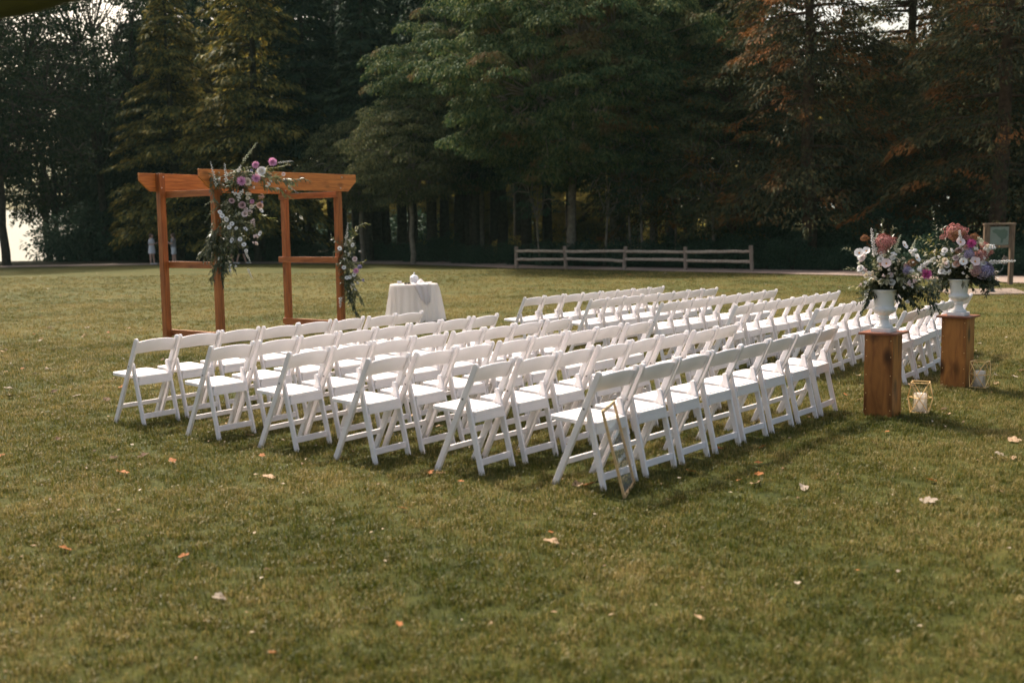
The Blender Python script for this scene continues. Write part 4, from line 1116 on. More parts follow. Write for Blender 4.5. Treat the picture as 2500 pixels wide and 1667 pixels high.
# lanterns and candles
def lantern(x, y, rz, label, clabel):
    t = empty('lantern', lawn_mat(x, y, rz, .018), label, 'lantern', 'gold wire lanterns beside the pedestals')
    H = .262; r = .103; wr = .0038
    def ring(z, rot): return [Vector((r * math.cos(rot + i * PI / 2), r * math.sin(rot + i * PI / 2), z)) for i in range(4)]
    top, mid, bot = ring(H, 0), ring(H / 2, PI / 4), ring(.006, 0)
    mb = MB()
    for R_ in (top, mid, bot):
        for i in range(4): mb.tube([tuple(R_[i]), tuple(R_[(i + 1) % 4])], wr, 6)
    for i in range(4):
        for q in (i, (i + 1) % 4):
            mb.tube([tuple(mid[i]), tuple(top[q])], wr, 6); mb.tube([tuple(mid[i]), tuple(bot[q])], wr, 6)
    mb.obj('wire_frame', M['gold'], t)
    m2 = MB(); m2.lathe([(0.0, .004), (.066, .004), (.068, .01), (.068, .215), (.0665, .217), (.065, .215), (.065, .012), (0, .008)], 40)
    m2.obj('glass_cylinder', M['glass'], t, True)
    c = empty('candle', lawn_mat(x, y, rz, .028), clabel, 'candle', 'white pillar candles in the lanterns')
    m3 = MB(); m3.lathe([(0, 0), (.052, 0), (.054, .003), (.054, .150), (.051, .155), (.03, .152), (0, .150)], 32); m3.obj('wax', M['candle'], c, True)
    m4 = MB(); m4.tube([(0, 0, .149), (.001, 0, .165)], .001, 5); m4.obj('wick', M['dark_item'], c)
lantern(3.545, 9.56, rad(20), 'gold wire lantern on the grass beside the nearer pedestal', 'white pillar candle inside the nearer gold lantern')
lantern(4.66, 10.98, rad(5), 'gold wire lantern on the grass beside the farther pedestal', 'white pillar candle inside the farther gold lantern')

# ================================================================== LEANING FRAMED ACRYLIC SIGN
def framed_sign():
    e = Vector((0.2626, 0.9649, 0)); nn = Vector((-0.9649, 0.2626, 0)); a = rad(14); w = .4105; L = .56
    base = GROT @ Matrix.Translation((0.678, 6.711, 0.0))
    up = (nn * math.sin(a) + Vector((0, 0, 1)) * math.cos(a)); nr = e.cross(up)
    R_ = Matrix((e, up, nr)).transposed().to_4x4()      # local x along bottom, y up the frame, z normal
    t = empty('framed_sign', base @ R_, 'thin gold framed clear acrylic sign leaning on nearest folding chair', 'sign')
    fw = .018; ft = .016
    for (cx, cy, sx, sy) in ((w / 2, fw / 2, w, fw), (w / 2, L - fw / 2, w, fw), (fw / 2, L / 2, fw, L - 2 * fw), (w - fw / 2, L / 2, fw, L - 2 * fw)):
        mesh_obj('frame_bar', box_me('frame_bar', (sx, sy, ft), M['gold_wood'], .0015, (cx, cy, 0)), t)
    mesh_obj('acrylic_pane', box_me('acrylic_pane', (w - 2 * fw, L - 2 * fw, .003), M['acrylic'], 0, (w / 2, L / 2, 0)), t)
    # pale strokes of unreadable hand lettering
    rng = np.random.default_rng(11)
    for r_ in range(5):
        y = L - .12 - r_ * .075; mb = MB(); x = .07 + rng.uniform(0, .04); x1 = w - .07 - rng.uniform(0, .05); P_ = []
        while x < x1:
            P_.append((x, y + .012 * math.sin(x * 160 + r_) + rng.normal(0, .003), .0028)); x += .006
        mb.tube(P_, .0012, 4); mb.obj('lettering', M['letter'], t)
framed_sign()

# ================================================================== TABLE
TX, TY = -1.905, 21.75
def table():
    t = empty('round_table', lawn_mat(TX, TY), 'small round table hidden under the white tablecloth', 'table')
    m = MB(); m.lathe([(0, .70), (.455, .70), (.46, .71), (.455, .725), (0, .725)], 48); m.obj('tabletop', M['fence'], t, True)
    for k in range(4):
        a = k * PI / 2 + .5; m = MB(); m.tube([(.3 * math.cos(a), .3 * math.sin(a), -.01), (.24 * math.cos(a), .24 * math.sin(a), .70)], .018, 8); m.obj('leg', M['tent_pole'], t)
    # cloth
    rng = np.random.default_rng(5)
    nseg = 160; lev = [(0.0, .7290), (.2, .7295), (.40, .7290), (.455, .7270), (.470, .715), (.476, .69)] + [(None, z) for z in np.linspace(.64, .01, 14)]
    V = []; Fc = []
    def fold(a): return .55 * math.sin(a * 9 + .6) + .3 * math.sin(a * 14 + 2.0) + .25 * math.sin(a * 5 + 1)
    for i, (r, z) in enumerate(lev):
        for j in range(nseg):
            a = 2 * PI * j / nseg
            if r is None:
                d = (.70 - z) / .70
                rr = .476 + .075 * d + .062 * (fold(a) + .35 * math.sin(a * 23 + 1)) * (d ** .6)
            else:
                rr = r * (1 + (.006 * fold(a) if r > .45 else 0))
            V.append((rr * math.cos(a), rr * math.sin(a), z))
    for i in range(len(lev) - 1):
        for j in range(nseg):
            j2 = (j + 1) % nseg; Fc.append([i * nseg + j, i * nseg + j2, (i + 1) * nseg + j2, (i + 1) * nseg + j])
    me = bpy.data.meshes.new('tablecloth'); me.from_pydata(V, [], Fc[nseg:] + [[nseg + j for j in range(nseg)]]); me.polygons.foreach_set('use_smooth', [True] * len(me.polygons)); me.update(); me.materials.append(M['cloth'])
    o = mesh_obj('tablecloth', me, None, None); o.matrix_world = lawn_mat(TX, TY)
    tag(o, 'white floor length cloth draped over the small round table', 'tablecloth')
    # rumpled white cloth thrown across the table, hanging over the camera side
    nu, nv = 26, 46; V = []; Fc = []
    for i in range(nv):
        s = i / (nv - 1)       # along
        for j in range(nu):
            u = -1 + 2 * j / (nu - 1)
            if s < .5:
                q = s / .5; y = .18 - .66 * q; x = .13 + u * (.23 - .06 * q)
                z = .737 + .085 * math.exp(-((u - .15 + .3 * q) ** 2) * 9) * math.sin(PI * min(1, q * 1.3)) * (1 - q * .55) + .018 * math.sin(u * 9 + q * 6)
                z = max(z, .7345)
            else:
                q = (s - .5) / .5; y = -.483 - .075 * q - .015 * math.sin(u * 7 + 1) ; x = .16 + u * (.17 - .07 * q) + .06 * q
                z = .735 - .40 * q * (1 - .25 * abs(u - .2)) 
                y += -.02 * math.sin(u * 8) * q
            V.append((x, y, z))
    for i in range(nv - 1):
        for j in range(nu - 1):
            a = i * nu + j; Fc.append([a, a + 1, a + nu + 1, a + nu])
    me = bpy.data.meshes.new('cloth_wrap'); me.from_pydata(V, [], Fc); me.polygons.foreach_set('use_smooth', [True] * len(me.polygons)); me.update(); me.materials.append(M['napkin'])
    o = mesh_obj('rumpled_cloth', me); o.matrix_world = lawn_mat(TX, TY, rad(5)); sm = o.modifiers.new('thick', 'SOLIDIFY'); sm.thickness = .004
    tag(o, 'rumpled white cloth thrown over the round table and hanging down', 'cloth')
    # domed white jar
    t = empty('domed_jar', lawn_mat(TX + .0, TY + .12, 0, .735), 'white domed jar with a knob lid standing on the table', 'jar')
    m = MB(); m.lathe([(0, 0), (.075, 0), (.082, .02), (.084, .07), (.078, .075), (0, .075)], 32); m.obj('jar_body', M['porcelain'], t, True)
    m = MB(); m.lathe([(.086, .078), (.088, .084), (.082, .12), (.066, .142), (.035, .158), (.016, .17), (.010, .178), (0.006, .182)], 32); m.obj('lid', M['porcelain'], t, True)
    m = MB(); m.ball((0, 0, .196), .017, 12, 8); m.obj('knob', M['porcelain'], t, True)
    m = MB(); m.lathe([(.0855, .0755), (.0865, .0755), (.0865, .0785), (.0855, .0785)], 32); m.obj('band', M['steel'], t, True)
    o = mesh_obj('small_box', box_me('small_box', (.085, .05, .05), M['porcelain'], .004, (0, 0, .025))); o.matrix_world = lawn_mat(TX - .28, TY - .02, .2, .735)
    tag(o, 'tiny white box on the left of the table', 'box')
    t = empty('sunglasses', lawn_mat(TX - .10, TY - .30, .4, .733), 'dark folded sunglasses lying on the white table', 'sunglasses')
    for s in (-1, 1):
        m = MB(); m.ball((s * .034, 0, .016), .028, 10, 6, (1, .25, .62)); m.obj('lens', M['dark_item'], t, True)
        m = MB(); m.tube([(s * .062, 0, .02), (s * .05, .04, .018), (-s * .04, .045, .012)], .003, 5); m.obj('temple', M['dark_item'], t)
    m = MB(); m.tube([(-.01, 0, .022), (.01, 0, .022)], .003, 5); m.obj('bridge', M['dark_item'], t)
table()

# ================================================================== FENCE
FP = [(0.25, 50.31), (2.38, 48.5), (4.77, 46.63), (7.02, 44.75), (9.26, 42.84)]
def fence():
    base = G(*FP[0]); t = empty('rail_fence', Matrix.Translation(base), 'weathered split rail fence with two rails beside the path', 'fence')
    rng = np.random.default_rng(2)
    def rough_bar(a, b, w, h, name, mat_, parent=t):
        a, b = Vector(a) - base, Vector(b) - base; d = (b - a); L = d.length; d.normalize()
        n = 9; V = []; Fc = []
        side = d.cross(Vector((0, 0, 1)));
        if side.length < .2: side = Vector((1, 0, 0)); upv = Vector((0, 1, 0))
        else: side.normalize(); upv = side.cross(d)
        for i in range(n):
            p = a + d * L * i / (n - 1); s = 1 + rng.normal(0, .05); o = side * rng.normal(0, .006) + upv * rng.normal(0, .006)
            for k in range(6):
                tt = 2 * PI * k / 6 + .3; V.append(tuple(p + o + side * math.cos(tt) * w * s + upv * math.sin(tt) * h * s))
        for i in range(n - 1):
            for k in range(6):
                k2 = (k + 1) % 6; Fc.append([i * 6 + k, i * 6 + k2, (i + 1) * 6 + k2, (i + 1) * 6 + k])
        Fc.append(list(range(6))); Fc.append([(n - 1) * 6 + k for k in range(6)][::-1])
        me = bpy.data.meshes.new(name); me.from_pydata(V, [], Fc); me.update()
        bm = bmesh.new(); bm.from_mesh(me); bmesh.ops.recalc_face_normals(bm, faces=bm.faces); bm.to_mesh(me); bm.free()
        me.materials.append(mat_); mesh_obj(name, me, parent)
    for i, (x, y) in enumerate(FP):
        p = G(x, y); hh = (.98, 1.0, .98, .97, 1.02)[i]; lean = Vector((rng.normal(0, .015) - (.04 if i == 4 else 0), 0, 0))
        rough_bar(p + Vector((0, 0, -.1)) - lean, p + Vector((0, 0, hh)) + lean, .085, .075, 'post', M['fence_z'])
    for i in range(4):
        for z, jit in ((.42, .02), (.78, .015)):
            a = G(*FP[i]); b = G(*FP[i + 1])
            rough_bar(a + Vector((0, -.03, z + rng.normal(0, jit))), b + Vector((0, -.03, z + rng.normal(0, jit))), .035, .062, 'rail', M['fence'])
fence()

# ================================================================== PARK MAP SIGN, FOUNTAIN, BENCH
M['sign_z'] = wood('sign_timber_upright', (0.22, 0.155, 0.105), (0.09, 0.06, 0.042), 2, 0.8, knots=0.3, rough=0.9, spec=0.1)
M['sign_x'] = wood('sign_timber_rail', (0.26, 0.19, 0.135), (0.11, 0.075, 0.052), 0, 0.8, knots=0.3, rough=0.9, spec=0.1)
def park_sign():
    x, y = 13.98, 31.95; t = empty('map_sign', up_mat(x, y, rad(4)), 'weathered timber frame park sign with a pale green map', 'sign')
    for s in (-1, 1):
        mesh_obj('post', box_me('post', (.12, .10, 1.78), M['sign_z'], .006, (s * .39, 0, .82)), t)
    mesh_obj('top_rail', box_me('top_rail', (.94, .13, .05), M['sign_x'], .006, (0, 0, 1.735)), t)
    mesh_obj('bottom_rail', box_me('bottom_rail', (.66, .07, .07), M['sign_x'], .006, (0, 0, 1.09)), t)
    for s in (-1, 1): mesh_obj('side_rail', box_me('side_rail', (.05, .05, .56), M['sign_z'], .004, (s * .305, -.01, 1.405)), t)
    pm = plain('map_print', (0.20, 0.235, 0.20), .5, .2, var=.06, scale=6)
    p = mesh_obj('map_panel', box_me('map_panel', (.56, .02, .52), pm, .002, (0, -.012, 1.40)), t)
    # the printed map: a darker island shape
    pts = [(-.22, .16), (-.12, .20), (.02, .17), (.14, .20), (.23, .14), (.24, .02), (.19, -.08), (.12, -.10), (.10, -.20), (.04, -.21), (.05, -.08), (-.03, -.02), (-.10, .06), (-.20, .10)]
    gm = plain('map_green', (0.10, 0.145, 0.11), .5, .2)
    me = prism_me('map_shape', pts, .002, gm, 'xz', 0); o = mesh_obj('map_shape', me, p, None, Matrix.Translation((0, -.0245, 1.40)))
    # little latch
    mb = MB(); mb.ball((0, -.045, 1.10), .018, 8, 5); mb.obj('latch', M['gold'], t)
park_sign()
def fountain():
    x, y = 12.15, 28.1
    # concrete slab
    c = [(10.9, 27.35), (12.75, 27.3), (13.4, 29.6), (11.3, 29.7)]
    V = [tuple(G(a, b, -.04)) for a, b in c] + [tuple(G(a, b, .035)) for a, b in c]
    me = bpy.data.meshes.new('concrete_slab'); me.from_pydata(V, [], [[0, 1, 2, 3][::-1], [4, 5, 6, 7], [0, 1, 5, 4], [1, 2, 6, 5], [2, 3, 7, 6], [3, 0, 4, 7]]); me.materials.append(M['concrete']); me.update()
    tag(mesh_obj('pavement_slab', me), kind='structure', label='pale concrete slab under the drinking fountain')
    t = empty('drinking_fountain', up_mat(x, y, 0, .035), 'dark green park fountain post with pale bowl on concrete slab', 'fountain')
    m = MB(); m.lathe([(0, 0), (.10, 0), (.10, .03), (.075, .05), (.07, .42), (.085, .44), (0, .44)], 20); m.obj('post', M['petrol'], t, False)
    m = MB(); m.lathe([(.07, .44), (.13, .47), (.165, .51), (.17, .525), (.15, .52), (.06, .49), (0, .485)], 28); m.obj('bowl', M['steel'], t, True)
    m = MB(); m.tube([(.10, 0, .46), (.22, .02, .50), (.29, .02, .60), (.30, .02, .72)], .014, 7); m.obj('arm', M['petrol'], t)
    p = mesh_obj('plate', box_me('plate', (.14, .012, .20), M['concrete'], .002), t, None, Matrix.Translation((.31, 0, .80)) @ Matrix.Rotation(.45, 4, 'Y'))
fountain()
def bench():
    t = empty('park_bench', up_mat(10.1, 52.3, rad(-6)), 'pale slatted bench in the shade behind the fence', 'bench')
    for k in range(3): mesh_obj('seat_slat', box_me('seat_slat', (1.7, .10, .035), M['fence'], .004, (0, -.13 + k * .13, .44)), t)
    for k in range(3): mesh_obj('back_slat', box_me('back_slat', (1.7, .03, .10), M['fence'], .004, (0, .22 + k * .03, .60 + k * .15)), t)
    for s in (-.7, .7):
        mesh_obj('leg', box_me('leg', (.07, .07, .50), M['petrol'], .004, (s, -.12, .19)), t)
        mesh_obj('leg', box_me('leg', (.07, .07, .95), M['petrol'], .004, (s, .19 + .05, .42), Matrix.Rotation(-.18, 3, 'X')), t)
bench()

# ================================================================== TENT CORNER (upper left)
def tent():
    # edge runs from left-far to right-near; the roof rises towards the camera side of it
    A = Vector((-3.53, 5.2)); B = Vector((-0.6, 3.11)); d = (B - A).normalized(); nrm = Vector((d.y, -d.x))   # towards the camera
    if nrm.y > 0: nrm = -nrm
    z0 = 1.6761 + .737
    t = empty('canopy_tent', lawn_mat(A.x, A.y, 0), 'dim grey brown canopy tent whose edge crosses the upper left corner', 'tent')
    def loc(p, z): return (p.x - A.x, p.y - A.y, z)
    C_ = B + nrm * 3.6; D_ = A + nrm * 3.6; ctr = (A + C_) / 2
    V = [loc(A, z0 + .02), loc(B, z0 + .02), loc(C_, z0 + .02), loc(D_, z0 + .02), loc(ctr, z0 + 1.3)]
    me = bpy.data.meshes.new('roof_cloth'); me.from_pydata(V, [], [[0, 1, 4], [1, 2, 4], [2, 3, 4], [3, 0, 4]]); me.materials.append(M['tent']); me.update()
    o = mesh_obj('roof_cloth', me, t); s = o.modifiers.new('t', 'SOLIDIFY'); s.thickness = .01
    L = (B - A).length; P4 = [A, B, C_, D_]
    for i in range(4):
        p, q = P4[i], P4[(i + 1) % 4]; n = 24; V = []; Fc = []
        for k in range(n + 1):
            r = p + (q - p) * k / n; zz = z0 + .0 - .004 * math.sin(k * 1.7)
            V += [loc(r, z0 + .24), loc(r, zz)]
        for k in range(n): Fc.append([2 * k, 2 * k + 2, 2 * k + 3, 2 * k + 1])
        me = bpy.data.meshes.new('valance'); me.from_pydata(V, [], Fc); me.materials.append(M['tent']); me.update()
        o = mesh_obj('valance', me, t); s = o.modifiers.new('t', 'SOLIDIFY'); s.thickness = .006
        if i in (0, 3, 2):
            m = MB(); m.tube([loc(p, -.05), loc(p, z0 + .1)], .025, 10)
            if i != 2: m.obj('pole', M['tent_pole'], t)
    # the corner at B stands out of the picture on the right only above the frame, so its pole is guyed to the side
tent()

# ================================================================== PEOPLE (far away on the path)
def limb_body(name, V, E, R_, mat, parent):
    me = bpy.data.meshes.new(name); me.from_pydata(V, E, []); me.update()
    o = bpy.data.objects.new(name, me); link(o)
    o.modifiers.new('skin', 'SKIN'); ss = o.modifiers.new('sub', 'SUBSURF'); ss.levels = 1; ss.render_levels = 1
    for i, r in enumerate(R_): me.skin_vertices[0].data[i].radius = (r, r)
    me.skin_vertices[0].data[0].use_root = True
    dg = bpy.context.evaluated_depsgraph_get(); dg.update()
    m2 = bpy.data.meshes.new_from_object(o.evaluated_get(dg)); bpy.data.objects.remove(o)
    m2.materials.clear(); m2.materials.append(mat); m2.polygons.foreach_set('use_smooth', [True] * len(m2.polygons))
    return mesh_obj(name, m2, parent)
def person(x, y, rz, label, top, bottom, hair, longhair, skirt, armL, armR, stride=0.0, h=1.7, dress=False):
    t = empty('person', up_mat(x, y, rz), label, 'person', 'people walking on the far path')
    k = h / 1.7
    fl, fr = stride, -stride
    V = [(0, 0, .92), (0, 0, 1.08), (0, 0, 1.24), (0, .01, 1.38), (0, .0, 1.46), (0, -.01, 1.56), (0, -.01, 1.64),
         (.09, 0, .88), (.10, -fl * .5 - .0, .48), (.10, -fl, .07), (.10, -fl - .14, .03),
         (-.09, 0, .88), (-.10, -fr * .5, .48), (-.10, -fr, .07), (-.10, -fr - .14, .03),
         (.17, .01, 1.36), tuple(armL[0]), tuple(armL[1]), tuple(armL[2]),
         (-.17, .01, 1.36), tuple(armR[0]), tuple(armR[1]), tuple(armR[2])]
    V = [(a * k, b * k, c * k) for a, b, c in V]
    E_ = [(0, 1), (1, 2), (2, 3), (3, 4), (4, 5), (5, 6), (0, 7), (7, 8), (8, 9), (9, 10), (0, 11), (11, 12), (12, 13), (13, 14), (3, 15), (15, 16), (16, 17), (17, 18), (3, 19), (19, 20), (20, 21), (21, 22)]
    R_ = [.135, .115, .13, .12, .05, .09, .075, .085, .058, .036, .035, .085, .058, .036, .035, .055, .042, .03, .028, .055, .042, .03, .028]
    limb_body('body', V, E_, [r * k for r in R_], M['skin'], t)
    # clothes: shells that follow the trunk
    def shell(name, rings, mat_):
        m = MB(); V_ = []; Fc = []; n = 16
        for (cx, cy, z, rx, ry) in rings:
            for j in range(n):
                a = 2 * PI * j / n; V_.append(((cx + rx * math.cos(a)) * k, (cy + ry * math.sin(a)) * k, z * k))
        for i in range(len(rings) - 1):
            for j in range(n):
                j2 = (j + 1) % n; Fc.append([i * n + j, i * n + j2, (i + 1) * n + j2, (i + 1) * n + j])
        m.add(V_, Fc); return m.obj(name, mat_, t, True)
    if dress:
        shell('dress', [(0, 0, .62, .24, .17), (0, 0, .80, .21, .165), (0, 0, .95, .185, .15), (0, 0, 1.1, .15, .13), (0, 0, 1.25, .17, .14), (0, 0, 1.37, .19, .125), (0, 0, 1.44, .10, .09)], M[top])
    else:
        shell('shirt', [(0, 0, .92, .18, .15), (0, 0, 1.1, .16, .135), (0, 0, 1.25, .18, .14), (0, 0, 1.37, .20, .13), (0, 0, 1.44, .10, .09)], M[top])
        if skirt: shell('skirt', [(0, 0, .60, .20, .17), (0, 0, .80, .19, .16), (0, 0, .95, .17, .14)], M[bottom])
        else:
            for s, f_ in ((1, fl), (-1, fr)):
                shell('shorts_leg', [(s * .10, -f_ * .35, .56, .10, .10), (s * .095, -.1 * f_, .75, .105, .11), (s * .08, 0, .94, .11, .13)], M[bottom])
    # sleeves
    for A, s in ((armL, 1), (armR, -1)):
        m = MB(); m.tube([(s * .15 * k, 0, 1.38 * k), ((A[0][0] * .9 + s * .015) * k, A[0][1] * .9 * k, (A[0][2] * .9 + .135) * k)], [.062 * k, .052 * k], 10); m.obj('sleeve', M[top], t, True)
    m = MB(); m.ball((0, .012 * k, 1.60 * k), .108 * k, 14, 9, (.93, 1.05, 1.15)); 
    if longhair: m.ball((0, .055 * k, 1.42 * k), .11 * k, 12, 8, (1, .6, 1.9))
    m.obj('hair', M[hair], t, True)
    m = MB(); m.ball((0, -.078 * k, 1.575 * k), .072 * k, 12, 8, (.95, .55, 1.2)); m.ball((0, -.125 * k, 1.57 * k), .014 * k, 6, 5, (1, 1, 1.4))
    f = m.obj('face', M['skin'], t, True)
    m = MB()
    for s in (-1, 1): m.ball((s * .028 * k, -.113 * k, 1.595 * k), .009 * k, 6, 5)
    m.ball((0, -.115 * k, 1.535 * k), .016 * k, 6, 5, (1.2, .4, .35)); m.obj('features', M['hair_brown'], f)
    for s, f_ in ((1, fl), (-1, fr)):
        m = MB(); m.ball((s * .10 * k, (-f_ - .07) * k, .045 * k), .07 * k, 10, 6, (.6, 1.6, .62)); m.obj('shoe', M['shoe'], t, True)
HANG = ([(.23, .02, 1.12), (.24, -.04, .92), (.24, -.06, .84)], [(-.23, .02, 1.12), (-.24, -.04, .92), (-.24, -.06, .84)])
FOLD = ([(.24, -.02, 1.14), (.20, -.22, 1.18), (.14, -.28, 1.24)], [(-.23, .0, 1.12), (-.16, -.2, 1.12), (-.05, -.26, 1.16)])
RAISE = ([(.24, -.02, 1.14), (.26, -.1, .95), (.25, -.14, .87)], [(-.26, -.04, 1.14), (-.36, -.2, 1.26), (-.38, -.24, 1.35)])
person(-20.75, 64.5, rad(75), 'person in pale grey knee length coat left of the arch post', 'pale_grey', 'pale_grey', 'hair_brown', False, True, *FOLD, 0.05, 1.78, True)
person(-19.45, 64.4, rad(-80), 'person with long brown hair and grey shorts right of arch post', 'mid_grey', 'pale_grey', 'hair_brown', True, False, *FOLD, 0.06, 1.80)
person(-17.15, 64.4, rad(10), 'blond person in black dress raising one hand behind the garland', 'black_cloth', 'black_cloth', 'hair_blond', False, True, *RAISE, 0.05, 1.76, True)
person(-16.1, 63.7, rad(85), 'person in black clothes walking behind the hanging garland', 'black_cloth', 'black_cloth', 'hair_brown', True, False, *HANG, 0.2, 1.72)
person(-15.35, 63.5, rad(88), 'person in blue grey top and black shorts walking right', 'mid_grey', 'black_cloth', 'hair_brown', False, False, *HANG, 0.24, 1.74)

# ================================================================== TREES
def tube_path(mb, p0, p1, r0, r1, seg=7, wob=0.0, n=5, rng=RNG):
    P_ = []; R_ = []
    for i in range(n + 1):
        t = i / n; q = p0 + (p1 - p0) * t
        if 0 < i < n: q = q + rng.normal(0, wob, 3)
        P_.append(tuple(q)); R_.append(r0 + (r1 - r0) * t)
    mb.tube(P_, R_, seg, False); return np.array(P_)
def fir_mesh(seed, h=17, base=3.0, rmax=3.6, nb=210, leaves=170, droop=.35, size=.33, bare=1.0, foliage_density=1.0, shape=0.85):
    rng = np.random.default_rng(seed)
    tr = MB(); tube_path(tr, np.zeros(3) - np.array([0, 0, .4]), np.array([rng.normal(0, .15), rng.normal(0, .15), h]), h * .016 + .05, .03, 9, .04, 8, rng)
    Q = []
    for i in range(nb):
        t = rng.uniform(0, 1) ** .9; z = base + (h - base) * t; R_ = rmax * (1 - t) ** shape * rng.uniform(.7, 1.1) + .25
        az = i * 2.39996 + rng.normal(0, .25)
        d = np.array([math.cos(az), math.sin(az), 0.0]); side = np.array([-d[1], d[0], 0])
        n = max(10, int(leaves * foliage_density * (R_ / rmax) ** 1.25 * rng.uniform(.7, 1.2)))
        s = np.sort(rng.uniform(.12, 1, n) ** .8)
        w = R_ * .34 * np.sin(np.clip(s * 1.05, 0, 1) * PI) ** .6 * 1.0
        lat = rng.uniform(-1, 1, n)
        P_ = d * (s * R_)[:, None] + side * (lat * w)[:, None]
        zz = z + .12 * s * R_ - droop * R_ * s ** 2.0 - .12 * np.abs(lat) * w + rng.normal(0, .05, n)
        P_[:, 2] = zz
        D = d * rng.uniform(.5, 1.0, n)[:, None] + side * (lat * rng.uniform(.3, 1.1, n))[:, None] + np.array([0, 0, -1]) * (droop * s * 1.1 + rng.uniform(-.1, .35, n))[:, None]
        N = np.array([0, 0, 1.]) + rng.normal(0, .35, (n, 3))
        Q.append(leaf_quads(P_, D, size * rng.uniform(.6, 1.3, n), size * .34 * rng.uniform(.7, 1.2, n), N, rng, .2))
        if i % 3 == 0:
            tr.tube([(0, 0, z), tuple(d * R_ * .5 + [0, 0, z + .06 * R_ - droop * R_ * .2]), tuple(d * R_ * .9 + [0, 0, z + .1 * R_ - droop * R_ * .8])], [.035 + .01 * R_, .022, .008], 4, False)
    # dead stubs under the crown
    for i in range(8 if base > 2 else 0):
        z = rng.uniform(1.8, max(base, 1.9)); az = rng.uniform(0, 6.28); L = rng.uniform(.4, 1.4)
        tr.tube([(0, 0, z), (math.cos(az) * L, math.sin(az) * L, z + rng.uniform(-.3, .1))], [.03, .008], 4, False)
    return tr.mesh('trunk', None, True), quads_mesh('crown', np.concatenate(Q))
def broad_mesh(seed, h=13, r=6, trunk_h=3.0, nclump=150, leaves=330, size=.20, droop=.8, flat=.55, cr=1.15, zlow=.22, lean=(0, 0), trunk_r=.2, sparse=1.0, forks=7, narrow=.42):
    """rounded crown of leaf clumps hung on limbs; each clump is an umbrella of drooping leaves"""
    rng = np.random.default_rng(seed)
    tr = MB(); top = np.array([lean[0], lean[1], h * .72])
    fork = np.array([lean[0] * .25, lean[1] * .25, trunk_h])
    tube_path(tr, np.array([0, 0, -.4]), fork, trunk_r * 1.25, trunk_r * .9, 9, .03, 4, rng)
    limbs = []
    for i in range(forks):
        az = i * 2.39996 + rng.uniform(-.3, .3); el = rng.uniform(.35, 1.25); L = rng.uniform(.55, .85)
        e = fork + np.array([math.cos(az) * math.cos(el) * r * L, math.sin(az) * math.cos(el) * r * L, math.sin(el) * (h - trunk_h) * .8 * L + .8])
        m = (fork + e) / 2 + np.array([0, 0, .5]) + rng.normal(0, .25, 3)
        tr.tube([tuple(fork - [0, 0, .15]), tuple((fork + m) / 2 + rng.normal(0, .08, 3)), tuple(m), tuple((m + e) / 2 + rng.normal(0, .15, 3)), tuple(e)], [trunk_r * .62, trunk_r * .5, trunk_r * .38, trunk_r * .24, .03], 6, False)
        limbs.append(np.array([fork, m, e]))
    tr.tube([tuple(fork - [0, 0, .1]), tuple((fork + top) / 2 + rng.normal(0, .15, 3)), tuple(top)], [trunk_r * .8, trunk_r * .5, .05], 7, False)
    limbs.append(np.array([fork, (fork + top) / 2, top]))
    LP = np.concatenate([np.array([l[0] + (l[1] - l[0]) * t for t in (0.3, .6, 1)] + [l[1] + (l[2] - l[1]) * t for t in (.3, .6, 1)]) for l in limbs])
    Q = []; zc = trunk_h + (h - trunk_h) * .48; hz = (h - trunk_h) * .56
    for i in range(nclump):
        z = 1 - 2 * (i + .5) / nclump; th = i * 2.39996
        s = math.sqrt(1 - z * z); o = np.array([math.cos(th) * s, math.sin(th) * s, z])
        sh = rng.uniform(.55, 1.0) ** .55
        lump = 1 + .16 * math.sin(3 * th + seed) + .12 * math.sin(5 * z * 2 + th * 2)
        c = np.array([o[0] * r * sh * lump, o[1] * r * sh * lump, zc + o[2] * hz * sh])
        if c[2] < trunk_h * .75: c[2] = trunk_h * .75 + rng.uniform(0, .8)
        c = c + np.array([lean[0], lean[1], 0]) * (c[2] / h)
        j = np.argmin(np.linalg.norm(LP - c, axis=1)); a = LP[j]
        tr.tube([tuple(a), tuple((a + c) / 2 + np.array([0, 0, .25])), tuple(c)], [.045, .03, .012], 4, False)
        k = cr * rng.uniform(.7, 1.25); n = int(leaves * sparse * rng.uniform(.6, 1.3) * k)
        # points on the clump's dome and hanging from it
        u = rng.normal(size=(n, 3)); u = unit(u); u[:, 2] = np.abs(u[:, 2]) * 1.0 - .25
        rr = rng.uniform(.45, 1, n) ** .5
        P_ = c + u * (k * rr)[:, None] * np.array([1, 1, flat])
        out = unit(u * np.array([1, 1, .2]))
        D = out * rng.uniform(.4, 1, n)[:, None] + np.array([0, 0, -1.]) * (droop * rng.uniform(.5, 1.3, n))[:, None] + rng.normal(0, .3, (n, 3))
        N = u + np.array([0, 0, .6]) + rng.normal(0, .5, (n, 3))
        Q.append(leaf_quads(P_, D, size * rng.uniform(.6, 1.3, n), size * narrow * rng.uniform(.7, 1.2, n), N, rng, .15))
    return tr.mesh('trunk', None, True), quads_mesh('crown', np.concatenate(Q))
